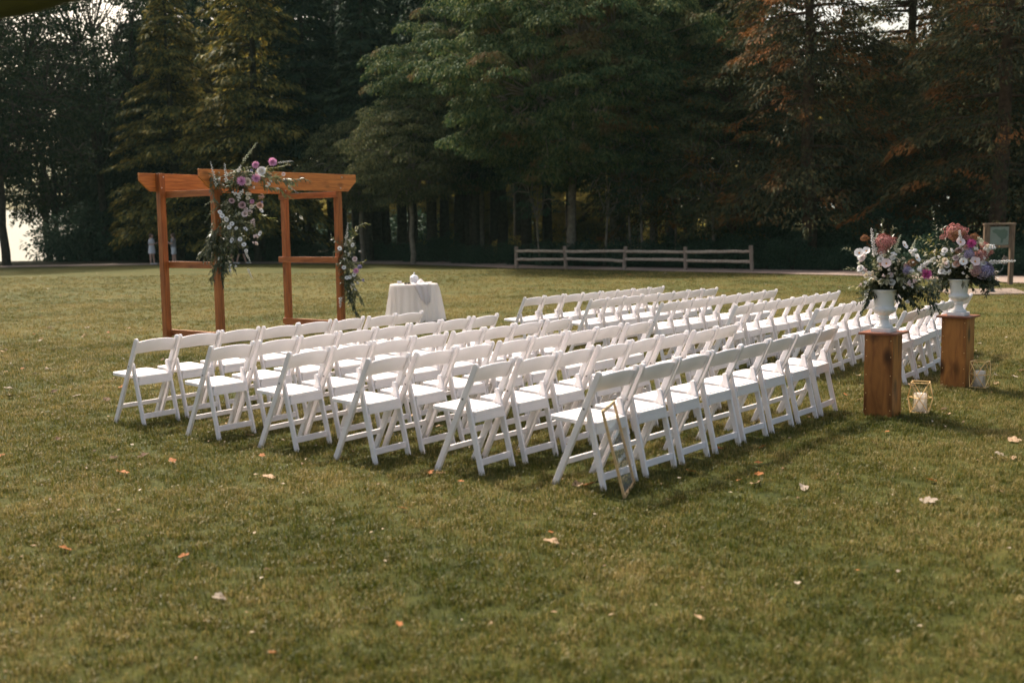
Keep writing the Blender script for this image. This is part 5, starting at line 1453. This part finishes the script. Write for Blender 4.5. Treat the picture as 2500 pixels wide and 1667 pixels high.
def shrub_mesh(seed, r=1.2, h=1.3, n=5200, size=.11, spiky=0.0):
    rng = np.random.default_rng(seed); tr = MB()
    for i in range(7):
        az = rng.uniform(0, 6.28); L = rng.uniform(.4, .8) * r
        tr.tube([(0, 0, -.1), (math.cos(az) * L * .4, math.sin(az) * L * .4, h * .45), (math.cos(az) * L, math.sin(az) * L, h * .8)], [.025, .017, .006], 4, False)
    cs = []; 
    for i in range(26):
        az = rng.uniform(0, 6.28); q = rng.uniform(0, 1) ** .5 * r * .8
        cs.append((math.cos(az) * q, math.sin(az) * q, rng.uniform(.18, .9) * h * (1 - .45 * (q / r) ** 2)))
    cs = np.array(cs); k = rng.integers(0, 26, n); u = unit(rng.normal(size=(n, 3)))
    P_ = cs[k] + u * (r * .36 * rng.uniform(.5, 1, n)[:, None] ** .5) * np.array([1, 1, .75]); P_[:, 2] = np.abs(P_[:, 2])
    D = u + np.array([0, 0, -.3 + spiky]) + rng.normal(0, .4, (n, 3)); N = u + np.array([0, 0, .8]) + rng.normal(0, .4, (n, 3))
    Q = leaf_quads(P_, D, size * rng.uniform(.6, 1.3, n), size * .5 * rng.uniform(.7, 1.2, n), N, rng, .15)
    return tr.mesh('stems', None, True), quads_mesh('foliage', Q)
def variant(pair, bark, fol):
    a, b = pair[0].copy(), pair[1].copy()
    a.materials.clear(); a.materials.append(bark); b.materials.clear(); b.materials.append(fol); return a, b
def plant(pair, x, y, s, rz, name, label, cat, group=None, sz=None, sink=0.0, names=('trunk', 'crown')):
    p = ground_world(x, y); p.z -= sink
    t = empty(name, Matrix.Translation(p) @ Matrix.Rotation(rz, 4, 'Z') @ Matrix.Diagonal((s, s, sz or s, 1)), label, cat, group)
    mesh_obj(names[0], pair[0], t); mesh_obj(names[1], pair[1], t); return t

firA = variant(fir_mesh(1, 17, 4.6, 3.4, 230, 175, .38), M['bark_dark'], F_FIR)
firB = variant(fir_mesh(2, 18, 6.2, 3.0, 220, 170, .30), M['bark_dark'], F_FIR)
firC = variant(fir_mesh(3, 16, 1.2, 3.8, 240, 180, .45), M['bark_dark'], F_FIR)
cedA = variant(fir_mesh(4, 16, .8, 3.9, 260, 240, .25, .32, shape=.8), M['bark_dark'], F_CEDAR)
cedB = variant(fir_mesh(5, 16, 1.4, 4.4, 260, 240, .32, .32, shape=.75), M['bark_dark'], F_CEDAR)
broadA = variant(broad_mesh(11, 14, 6.8, 4.2, 330, 430, .205, 1.0, cr=1.05, trunk_r=.2, lean=(-.6, 0)), M['bark_grey'], F_LEAF)
broadB = variant(broad_mesh(12, 13.5, 5.8, 4.4, 280, 400, .20, .9, cr=1.05, trunk_r=.18), M['bark_grey'], F_LEAF)
greyA = variant(broad_mesh(13, 8.2, 2.9, 3.3, 110, 360, .15, 1.3, trunk_r=.12, cr=.85), M['bark_grey'], F_GREY)
alderA = variant(broad_mesh(14, 15, 5.5, 4.2, 190, 88, .19, .5, trunk_r=.22, narrow=.75, cr=1.2), M['bark_dark'], F_ALDER)
alderB = variant(broad_mesh(15, 14, 5.0, 3.2, 180, 92, .19, .5, trunk_r=.2, narrow=.75, cr=1.2), M['bark_dark'], F_ALDER)
rustA = variant(fir_mesh(6, 19, 2.4, 5.6, 230, 330, .42, .21, shape=.55), M['bark_red'], F_RUST)
rustB = variant(fir_mesh(7, 18, 3.0, 5.0, 210, 300, .30, .21, shape=.6), M['bark_red'], F_OLIVE)
oliveA = variant(broad_mesh(16, 12, 5.0, 2.0, 150, 200, .17, .6, trunk_r=.17, narrow=.6), M['bark_red'], F_OLIVE)
sapA = variant(broad_mesh(17, 6.5, 1.7, 2.8, 26, 110, .17, .9, trunk_r=.055, cr=.6, forks=4, lean=(-.7, 0)), M['bark_grey'], F_SHRUB)
sapB = variant(broad_mesh(18, 6.0, 1.6, 2.4, 26, 120, .17, .9, trunk_r=.06, cr=.6, forks=4, lean=(-.9, 0)), M['bark_grey'], F_OLIVE)
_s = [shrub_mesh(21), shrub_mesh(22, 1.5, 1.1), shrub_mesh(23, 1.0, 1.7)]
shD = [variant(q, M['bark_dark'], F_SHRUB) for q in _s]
shS = [variant(q, M['bark_dark'], F_SUN_PAINTED) for q in _s]
sunT = variant((broadB[0], broadB[1]), M['bark_grey'], F_SUN_PAINTED)
def X(px, y): return (px - 1250) / 2712.4 * y

# --- left: thin leaved alders against the sky and the lake
for px, y, s, rz, m, lb in ((22, 66.5, 1.0, .3, alderA, 'tall thin leaved tree at far left, its trunk by the lake'), (-60, 72, 1.0, 1.3, alderB, 'thin leaved tree cut off by the left picture edge'),
                            (150, 82, .95, 2.3, alderB, 'open leafy tree against the sky, second from the left edge'), (265, 74, 1.1, 4.0, alderA, 'dark trunked leafy tree beside the lake opening'), (330, 86, 1.05, 5.0, alderB, 'leafy tree standing behind the left conifers'), (125, 92, 1.15, 3.3, alderA, 'open leafy tree behind the one at far left')):
    plant(m, X(px, y), y, s, rz, 'leafy_tree', lb, 'tree', 'thin leaved trees on the left', sz=s * 1.22)
# --- golden cedars
for px, y, s, rz, m, lb in ((445, 70, 1.1, .2, cedB, 'golden green cedar left of the arch'), (640, 67, 1.25, 1.0, cedB, 'bright golden green cedar rising behind the arch'), (560, 76, 1.2, 2.0, cedA, 'taller cedar half hidden behind the golden ones')):
    plant(m, X(px, y), y, s, rz, 'cedar_tree', lb, 'tree', 'golden cedars behind the arch')
# --- dark firs
firs = [(285, 80, .9, firC, 'dark fir left of the golden cedars'), (345, 77, 1.0, firC, 'dark fir behind the alders, right part'), (370, 75, 1.05, firC, 'dark fir between the alders and the cedars'), (500, 82, 1.15, firA, 'dark fir between two golden cedars'), (700, 74, 1.1, firA, 'dark fir close behind the arch right post'), (760, 68, 1.05, firB, 'dark fir with bare trunk right of the arch'),
        (845, 70, 1.1, firA, 'tall dark fir above the arch garland'), (905, 65, 1.0, firB, 'dark fir trunk left of the grey green tree'), (985, 68, 1.05, firB, 'dark fir behind the round table'), (1060, 64, 1.05, firA, 'dark fir right behind the small grey tree'), (1130, 69, 1.1, firB, 'dark fir with trunk left of the gap'),
        (1165, 62, 1.0, firB, 'stout fir trunk left of the sunlit gap'), (1228, 64, 1.0, firB, 'fir with trunk between two sunlit gaps'), (1290, 61, 1.05, firA, 'fir with dark trunk just left of the fence'), (930, 78, 1.2, firB, 'tall fir in the second line behind the table'), (1090, 80, 1.2, firB, 'tall fir in the second line, centre'),
        (1010, 88, 1.3, firB, 'fir in the third line left of centre'), (820, 84, 1.25, firB, 'fir in the second line right of the arch'), (650, 86, 1.3, firC, 'fir in the third line behind the arch'), (1210, 84, 1.25, firB, 'fir in the third line at the centre'), (1340, 76, 1.2, firA, 'fir rising behind the broad leaved tree'), (420, 90, 1.3, firC, 'fir farthest back on the left')]
for i, (px, y, s, m, lb) in enumerate(firs):
    plant(m, X(px, y), y, s, i * 1.7, 'fir_tree', lb, 'tree', 'dark firs at the forest edge')
# --- small grey green tree and the big broad leaved trees in the centre
plant(greyA, X(1010, 58), 58, 1.0, .5, 'grey_green_tree', 'small drooping grey green tree behind the round table', 'tree')
plant(greyA, X(890, 63), 63, .95, 2.5, 'grey_green_tree', 'dim drooping tree just right of the arch', 'tree')
for px, y, s, rz, m, lb in ((1395, 53, 1.0, 3.1, broadA, 'large broad leaved tree with forked pale trunk behind the fence'), (1180, 62, 1.0, 1.2, broadB, 'broad leaved tree with drooping leaves left of centre'), (1600, 58, 1.05, 2.2, broadB, 'broad leaved tree behind right half of the fence'), (1500, 64, 1.25, 4.2, broadA, 'tall broad leaved tree behind the fence trees')):
    plant(m, X(px, y), y, s, rz, 'broad_leaved_tree', lb, 'tree', 'broad leaved trees behind the fence')
# --- rusty cypresses on the right
for px, y, s, rz, m, lb in ((1690, 56, 1.05, .4, rustA, 'rusty brown cypress right of the broad leaved trees'), (1975, 47, 1.0, 1.9, rustA, 'cypress with stout dark trunk above the nearer bouquet'), (2210, 50, 1.05, 3.1, rustB, 'olive brown cypress above the farther bouquet'), (2430, 42, .95, 4.4, rustA, 'rusty cypress above the park map sign'),
                            (1850, 62, 1.15, 5.2, rustB, 'olive cypress in the second line on the right'), (2620, 44, 1.0, .9, rustB, 'cypress cut off by the right picture edge')):
    plant(m, X(px, y), y, s, rz, 'cypress_tree', lb, 'tree', 'brownish cypresses on the right')
for px, y, s, rz, m, lb in ((1790, 50, .8, .6, oliveA, 'olive green bushy tree right of the fence'), (2080, 58, .95, 2.0, oliveA, 'bushy olive tree between two cypresses'), (2330, 47, .8, 3.3, oliveA, 'bushy olive tree behind the park sign'), (2480, 60, 1.1, 4.0, oliveA, 'bushy olive tree at far right'), (2170, 68, 1.0, 5.5, oliveA, 'sunlit olive tree deep between the cypresses')):
    plant(m, X(px, y), y, s, rz, 'olive_tree', lb, 'tree', 'olive green trees on the right')
for px, y, s, rz, m, lb in ((1322, 52.5, .8, .2, sapA, 'slim leaning sapling behind left end of fence'), (1475, 51.5, .95, 3.0, sapB, 'pale leaning sapling behind the second fence panel'), (1545, 52, .9, .3, sapA, 'slim sapling behind the third fence post'), (1575, 51.3, 1.0, .1, sapA, 'taller slim sapling behind the third fence panel'), (1752, 49, 1.0, .2, sapB, 'pale curved sapling beside the bench'), (1655, 52, .8, 1.0, sapB, 'thin sapling left of the bench')):
    plant(m, X(px, y), y, s, rz, 'sapling', lb, 'tree', 'saplings behind the fence')
# --- background trees seen through the trunks, sunlight painted into their leaf colour
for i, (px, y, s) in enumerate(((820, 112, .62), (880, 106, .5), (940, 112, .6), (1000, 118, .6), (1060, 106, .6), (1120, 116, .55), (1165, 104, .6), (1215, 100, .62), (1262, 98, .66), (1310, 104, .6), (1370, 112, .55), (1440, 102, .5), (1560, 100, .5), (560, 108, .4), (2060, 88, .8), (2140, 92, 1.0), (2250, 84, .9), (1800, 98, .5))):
    plant(sunT, X(px, y), y, s, i * 1.1, 'sun_painted_tree', 'yellow green tree painted as sunlit, glimpsed through the dark trunks', 'tree', 'trees painted as sunlit beyond the forest edge')
# --- fillers at the back so that the wall of trees closes
for i, (px, y, s, sz) in enumerate(((225, 100, 1.1, 1.15), (365, 92, 1.2, 1.3), (400, 88, 1.2, 1.5), (470, 93, 1.3, 1.6), (540, 90, 1.3, 1.6), (610, 93, 1.3, 1.7), (690, 92, 1.3, 1.7), (760, 90, 1.3, 1.6), (880, 92, 1.3, 1.6), (950, 90, 1.3, 1.7), (1060, 92, 1.35, 1.7), (1140, 90, 1.3, 1.6), (1270, 91, 1.3, 1.6), (1400, 88, 1.3, 1.5), (1520, 84, 1.3, 1.5), (1640, 84, 1.25, 1.5), (1760, 80, 1.2, 1.5), (1900, 86, 1.2, 1.3), (2330, 76, 1.2, 1.4), (2440, 70, 1.2, 1.4), (2560, 66, 1.2, 1.4))):
    plant(firC if (i % 2 and not 700 < px < 1700) else firB, X(px, y), y, s, i * 1.3, 'fir_tree', ['tall fir at the very back behind the alders', 'tall back fir behind the arch left end', 'tall back fir left of the golden cedar', 'tall back fir over the golden cedar', 'tall back fir between the golden cedars', 'tall back fir above the arch beam', 'tall back fir above the arch garland', 'tall back fir above the arch right end', 'tall back fir left of the table', 'tall back fir above the table', 'tall back fir right of the table', 'tall back fir left of the fence',
        'tall back fir over the fence left end', 'tall back fir over the second fence panel', 'tall back fir over the third fence panel', 'tall back fir over the fence right half', 'tall back fir over the fence right end', 'tall back fir beside the stout cypress', 'tall back fir above the map sign', 'tall back fir right of the map sign', 'tall back fir at the right picture edge'][i], 'tree', 'dark firs at the forest edge', sz=sz)
# --- undergrowth deep behind the trunks, mottled light made by alternating leaf colours
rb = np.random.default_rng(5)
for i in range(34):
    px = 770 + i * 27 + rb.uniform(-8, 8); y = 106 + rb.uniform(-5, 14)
    painted_sun = i % 3 != 1
    plant((shS if painted_sun else shD)[i % 3], X(px, y), y, rb.uniform(2.2, 3.6), rb.uniform(0, 6), 'sun_painted_shrub' if painted_sun else 'shrub',
          'yellow green bush painted as sunlit, glimpsed between the dark trunks' if painted_sun else 'dim bush glimpsed between the dark trunks', 'shrub', 'bushes seen between the trunks' if painted_sun else 'dim bushes seen between the trunks', names=('stems', 'foliage'))
# --- shrubs along the forest edge
rs = np.random.default_rng(77)
cnt = 0
PHR = ['left of the arch beam end', 'inside the arch opening', 'just right of the arch', 'right of the small garland', 'left of the table', 'straight behind the table', 'just right of the table', 'between the table and the fence', 'nearer the fence than the table', 'left of the first fence post', 'behind the first fence post', 'behind the first fence panel', 'behind the second fence post', 'behind the second fence panel', 'behind the middle fence post', 'behind the third fence panel', 'behind the fourth fence post', 'behind the fourth fence panel', 'by the bench', 'behind the last fence post', 'just right of the fence', 'a little right of the fence', 'between the fence and bouquets', 'left of the stout cypress trunk', 'under the stout cypress', 'left of the nearer bouquet', 'behind the nearer bouquet', 'between the two bouquets', 'left of the farther bouquet', 'behind the farther bouquet', 'left of the map sign', 'behind the map sign', 'just right of the map sign', 'at the right picture edge']
for row in (0, 1):
    for i, ph in enumerate(PHR):
        px = 640 + i * (2500 - 640) / (len(PHR) - 1) + (27 if row else 0)
        yy = 50
        for _ in range(6): yy = path_y(min(X(px, yy), 14.7)) + (5.2 + rs.uniform(-.3, 1.0) if row == 0 else 9.5)
        if row: yy += rs.uniform(0, 5)
        if row and 760 < px < 1640: continue
        s_ = rs.uniform(.7, 1.05) * (1.0 if row == 0 else 1.75)
        plant(shD[cnt % 3], X(px, yy), yy, s_, rs.uniform(0, 6), 'shrub', ('low dark green shrub ' if row == 0 else 'taller dark shrub in second line ') + ph, 'shrub', 'dark shrubs along the forest edge', names=('stems', 'foliage'))
        cnt += 1
for i, (px, y, s) in enumerate(((195, 75, 2.1), (240, 78, 3.0), (300, 76, 3.2), (200, 73, 1.7), (370, 78, 3.0))):
    plant(shD[i % 3], X(px, y), y, s, i * 2.0, 'large_bush', ['bush with ragged outline right of the lake opening', 'tall dark bush left of the golden cedars', 'wide dark bush beneath the left conifers', 'low dark bush on the lake bank', 'dark bush farthest right beneath the left cedar'][i], 'bush', 'large dark bushes at left', names=('stems', 'foliage'))
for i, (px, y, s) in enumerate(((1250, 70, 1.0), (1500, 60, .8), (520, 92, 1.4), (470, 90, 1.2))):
    plant(shS[i % 3], X(px, y), y, s, i * 2.0, 'sun_painted_shrub', ['yellow shrub painted as sunlit between two fir trunks', 'small shrub painted as sunlit seen over the fence', 'shrub painted as sunlit behind the walkers', 'shrub painted as sunlit left of the walkers'][i], 'shrub', None, names=('stems', 'foliage'))

# ================================================================== FALLEN LEAVES
LM = {'tan': plain('dry_leaf_tan', (0.44, 0.29, 0.17), .7, .2, var=.15, scale=30, trans=.2), 'orange': plain('dry_leaf_orange', (0.36, 0.13, 0.035), .7, .2, var=.25, scale=30, trans=.2),
      'brown': plain('dry_leaf_brown', (0.09, 0.045, 0.02), .8, .2, var=.3, scale=30), 'pale': plain('dry_leaf_pale', (0.36, 0.29, 0.22), .7, .2, var=.1, scale=30, trans=.2)}
def dead_leaf_mesh(seed, mat):
    rng = np.random.default_rng(seed); lobes = rng.integers(3, 6); n = 22; V = [(0, 0, .0)]; curl = rng.uniform(.15, .5)
    for i in range(n):
        a = 2 * PI * i / n; r = .5 * (0.62 + .38 * abs(math.cos(lobes * a / 2 + .3))) * rng.uniform(.85, 1.1)
        x, y = r * math.cos(a) * 1.15, r * math.sin(a) * .85
        V.append((x, y, curl * (y * y * 1.6 + .4 * x * abs(x)) + rng.uniform(-.02, .04)))
    Fc = [[0, 1 + i, 1 + (i + 1) % n] for i in range(n)]
    b = len(V); V += [(-.5, -.012, .02), (-.5, .012, .02), (-.95, .0, .16)]; Fc.append([b, b + 1, b + 2])
    me = bpy.data.meshes.new('fallen_leaf'); me.from_pydata(V, [], Fc); me.update(); me.materials.append(mat); return me
LME = {k: [dead_leaf_mesh(i * 7 + j, v) for j in range(3)] for i, (k, v) in enumerate(LM.items())}
def unproject(px, py):
    """ground point (lawn coordinates) seen at a picture position of the 2500 px photograph"""
    cp, sp = math.cos(0.1029), math.sin(0.1029)
    U0 = Vector((0, sp, cp)); R_ = Vector((1, 0, 0)) * math.cos(ROLL) + U0 * math.sin(ROLL); U_ = Vector((-1, 0, 0)) * math.sin(ROLL) + U0 * math.cos(ROLL)
    d = Vector((0, cp, -sp)) * 2712.36 + R_ * (px - 1250) - U_ * (py - 833.5); y = 10.0
    for _ in range(40):
        t = (dz(y) - EYE) / d.z; y = d.y * t
    return d.x * t, y
def leaf(x, y, s, col, label, group=None, z=.03):
    me = LME[col][random.randrange(3)]
    o = mesh_obj('fallen_leaf', me); o.matrix_world = lawn_mat(x, y, random.uniform(0, 6.28), z) @ Matrix.Rotation(random.uniform(-.35, .35), 4, 'X') @ Matrix.Rotation(random.uniform(-.35, .35), 4, 'Y') @ Matrix.Diagonal((s, s, s, 1))
    tag(o, label, 'leaf', group)
NEAR = [(609, 1068, .12, 'tan', 'large tan leaf by the feet of second row chairs'), (350, 1119, .11, 'brown', 'dark curled leaf with pale stalk left of the chairs'), (278, 1124, .08, 'brown', 'small dark red leaf beside the stalked brown leaf'), (299, 1160, .13, 'orange', 'long orange leaf on grass left of the chairs'),
        (421, 1131, .09, 'orange', 'orange leaf in front of leftmost front row chair'), (142, 1077, .08, 'brown', 'dark leaf alone on the left lawn'), (5, 1118, .06, 'orange', 'orange leaf at the left picture edge'), (657, 1171, .12, 'tan', 'pointed tan leaf in front of the third row chairs'), (640, 1118, .07, 'orange', 'orange leaf just ahead of third row chair feet'),
        (160, 1348, .08, 'orange', 'orange red leaf low on the left lawn'), (449, 1366, .07, 'orange', 'round orange leaf in the left foreground'), (535, 1468, .08, 'pale', 'pale curled leaf in the left foreground'), (666, 1605, .05, 'orange', 'small orange leaf near lower left edge'), (1051, 1160, .08, 'orange', 'orange leaf under the fifth row corner chair'), (1076, 1162, .11, 'tan', 'tan leaf beside the orange one at chair foot'),
        (985, 1248, .08, 'orange', 'bright orange leaf alone in the centre foreground'), (975, 1534, .05, 'orange', 'orange leaf in the lower centre grass'), (1347, 1331, .10, 'tan', 'tan leaf in the centre foreground grass'), (1346, 1308, .05, 'orange', 'small orange leaf above a tan one in foreground'), (1126, 1182, .05, 'orange', 'little orange leaf between back row and foreground'),
        (1410, 1190, .10, 'tan', 'tan leaf under the nearest chair'), (1437, 1190, .10, 'orange', 'orange leaf under the nearest chair'), (1686, 1157, .09, 'orange', 'brown orange leaf in shade behind the back row'), (1757, 1101, .06, 'orange', 'orange leaf touching a back row chair foot'), (1861, 1097, .07, 'orange', 'orange leaf behind the fifth back row chair'),
        (1851, 1136, .07, 'orange', 'orange leaf right of the shade behind chairs'), (1854, 1164, .08, 'orange', 'dull orange leaf right of the back row'), (1803, 1180, .05, 'orange', 'small orange leaf right of the leaning sign'), (1845, 1187, .12, 'tan', 'wide tan leaf on the right lawn'), (1962, 1198, .10, 'pale', 'pale upright leaf on the right lawn'),
        (2275, 1180, .09, 'orange', 'orange leaf pair in front of the nearer lantern'), (2266, 1230, .12, 'pale', 'large pale leaf on the right foreground lawn'), (2165, 1060, .06, 'orange', 'orange leaf just before the nearer pedestal'), (2135, 1087, .07, 'tan', 'tan leaf in front of the nearer pedestal'), (2303, 1004, .07, 'brown', 'dark leaf right of the nearer lantern'),
        (2316, 1016, .06, 'tan', 'tan leaf right of the nearer lantern'), (2475, 1080, .12, 'tan', 'tan leaf near the right picture edge'), (2440, 1115, .10, 'pale', 'pale grey leaf near the right picture edge'), (2475, 1124, .06, 'tan', 'small tan leaf below the pale grey one'), (2098, 980, .09, 'tan', 'tan leaf left of the nearer pedestal'), (2433, 920, .08, 'pale', 'pale leaf right of the farther lantern'), (2432, 940, .08, 'tan', 'tan leaf right of the farther lantern, lower one'),
        (2096, 921, .07, 'tan', 'tan leaf between back row and the pedestal'), (2492, 909, .1, 'tan', 'tan leaf at right edge level with farther lantern'), (1535, 671, .22, 'orange', 'left of two orange leaf heaps before the fence'), (1505, 671, .16, 'orange', 'smaller orange leaf beside the heap before the fence'), (1146, 948, .06, 'orange', 'leaf under the fourth row chairs'), (556, 1025, .07, 'tan', 'tan leaf under the second row corner chair'), (1009, 1018, .08, 'tan', 'tan leaf between the fourth row chairs'),
        (1072, 1046, .08, 'tan', 'tan leaf between the fifth row chairs'), (2192, 1404, .03, 'pale', 'tiny white petal on the right foreground lawn'), (1946, 1433, .05, 'pale', 'small pale leaf in the right foreground'), (2096, 1402, .05, 'orange', 'orange speck of leaf in the right foreground'), (1708, 1518, .06, 'tan', 'round tan leaf low in the foreground')]
for px, py, s, c_, lb in NEAR:
    x, y = unproject(px, py); leaf(x, y, s * .8, c_, lb, z=.022)
for i in range(190):
    px = random.uniform(0, 2500) if i % 3 else random.uniform(0, 420); py = 655 + (random.random() ** 1.4) * 330
    x, y = unproject(px, py)
    if y > path_y(x) - .3: continue
    c_ = random.choice(['tan', 'tan', 'pale', 'pale', 'orange', 'brown', 'brown'])
    leaf(x, y, random.uniform(.04, .10), c_, {'tan': 'small tan dry leaf on the lawn beyond the chairs', 'pale': 'small pale dry leaf on the lawn beyond the chairs', 'orange': 'small orange dry leaf on the lawn beyond the chairs', 'brown': 'small dark brown leaf on the lawn beyond the chairs'}[c_], c_ + ' leaves scattered over the lawn')
def litter():
    rng = np.random.default_rng(9); n = 2600; C_ = []; 
    while len(C_) < n:
        y = 4 + 46 * rng.uniform() ** .8; x = rng.uniform(-.5, .5) * y * .96
        if x > -1 and rng.uniform() < .45: continue
        if y > path_y(x) - .3: continue
        C_.append(tuple(G(x, y, .028 if y < 25 else .05)))
    C_ = np.array(C_); a = rng.uniform(0, 2 * PI, n); D = np.stack([np.cos(a), np.sin(a), rng.uniform(-.2, .3, n)], 1)
    sz = rng.uniform(.012, .038, n); N = np.array([0, 0, 1.]) + rng.normal(0, .3, (n, 3))
    Q = leaf_quads(C_, D, sz, sz * .6, N, rng, .1)
    m = foliage('leaf_litter', [(0.10, 0.05, 0.02), (0.22, 0.13, 0.055), (0.34, 0.25, 0.15), (0.46, 0.39, 0.30)], .15, .7)
    tag(mesh_obj('leaf_litter', quads_mesh('leaf_litter', Q, m)), label='tiny bits of leaf litter and petals strewn in the grass', kind='stuff')
litter()


# ================================================================== ADDED_HAZE
def added_haze():  # added green tinted volume that lifts the dark tones of the trees
    me = box_me('added_haze', (3600, 2600, 80), None, 0, (0, 0, 0)) if False else None
    bm = bmesh.new(); bmesh.ops.create_cube(bm, size=1.0); bmesh.ops.scale(bm, vec=(3600, 2600, 90), verts=bm.verts)
    m = bpy.data.materials.new('added_haze_air'); m.use_nodes = True; n = m.node_tree.nodes; l = m.node_tree.links
    n.remove(n['Principled BSDF']); v = n.new('ShaderNodeVolumePrincipled')
    v.inputs['Color'].default_value = (0.62, 0.95, 0.80, 1); v.inputs['Density'].default_value = ADDED_HAZE; v.inputs['Anisotropy'].default_value = 0.0
    l.new(v.outputs[0], n['Material Output'].inputs['Volume'])
    me = from_bm(bm, 'added_haze', m); o = mesh_obj('added_haze', me); o.location = (0, 700, 31)
    tag(o, label='added thin green veil lifting the dark tones of the forest', kind='stuff')
ADDED_HAZE = 0.00013
added_haze()
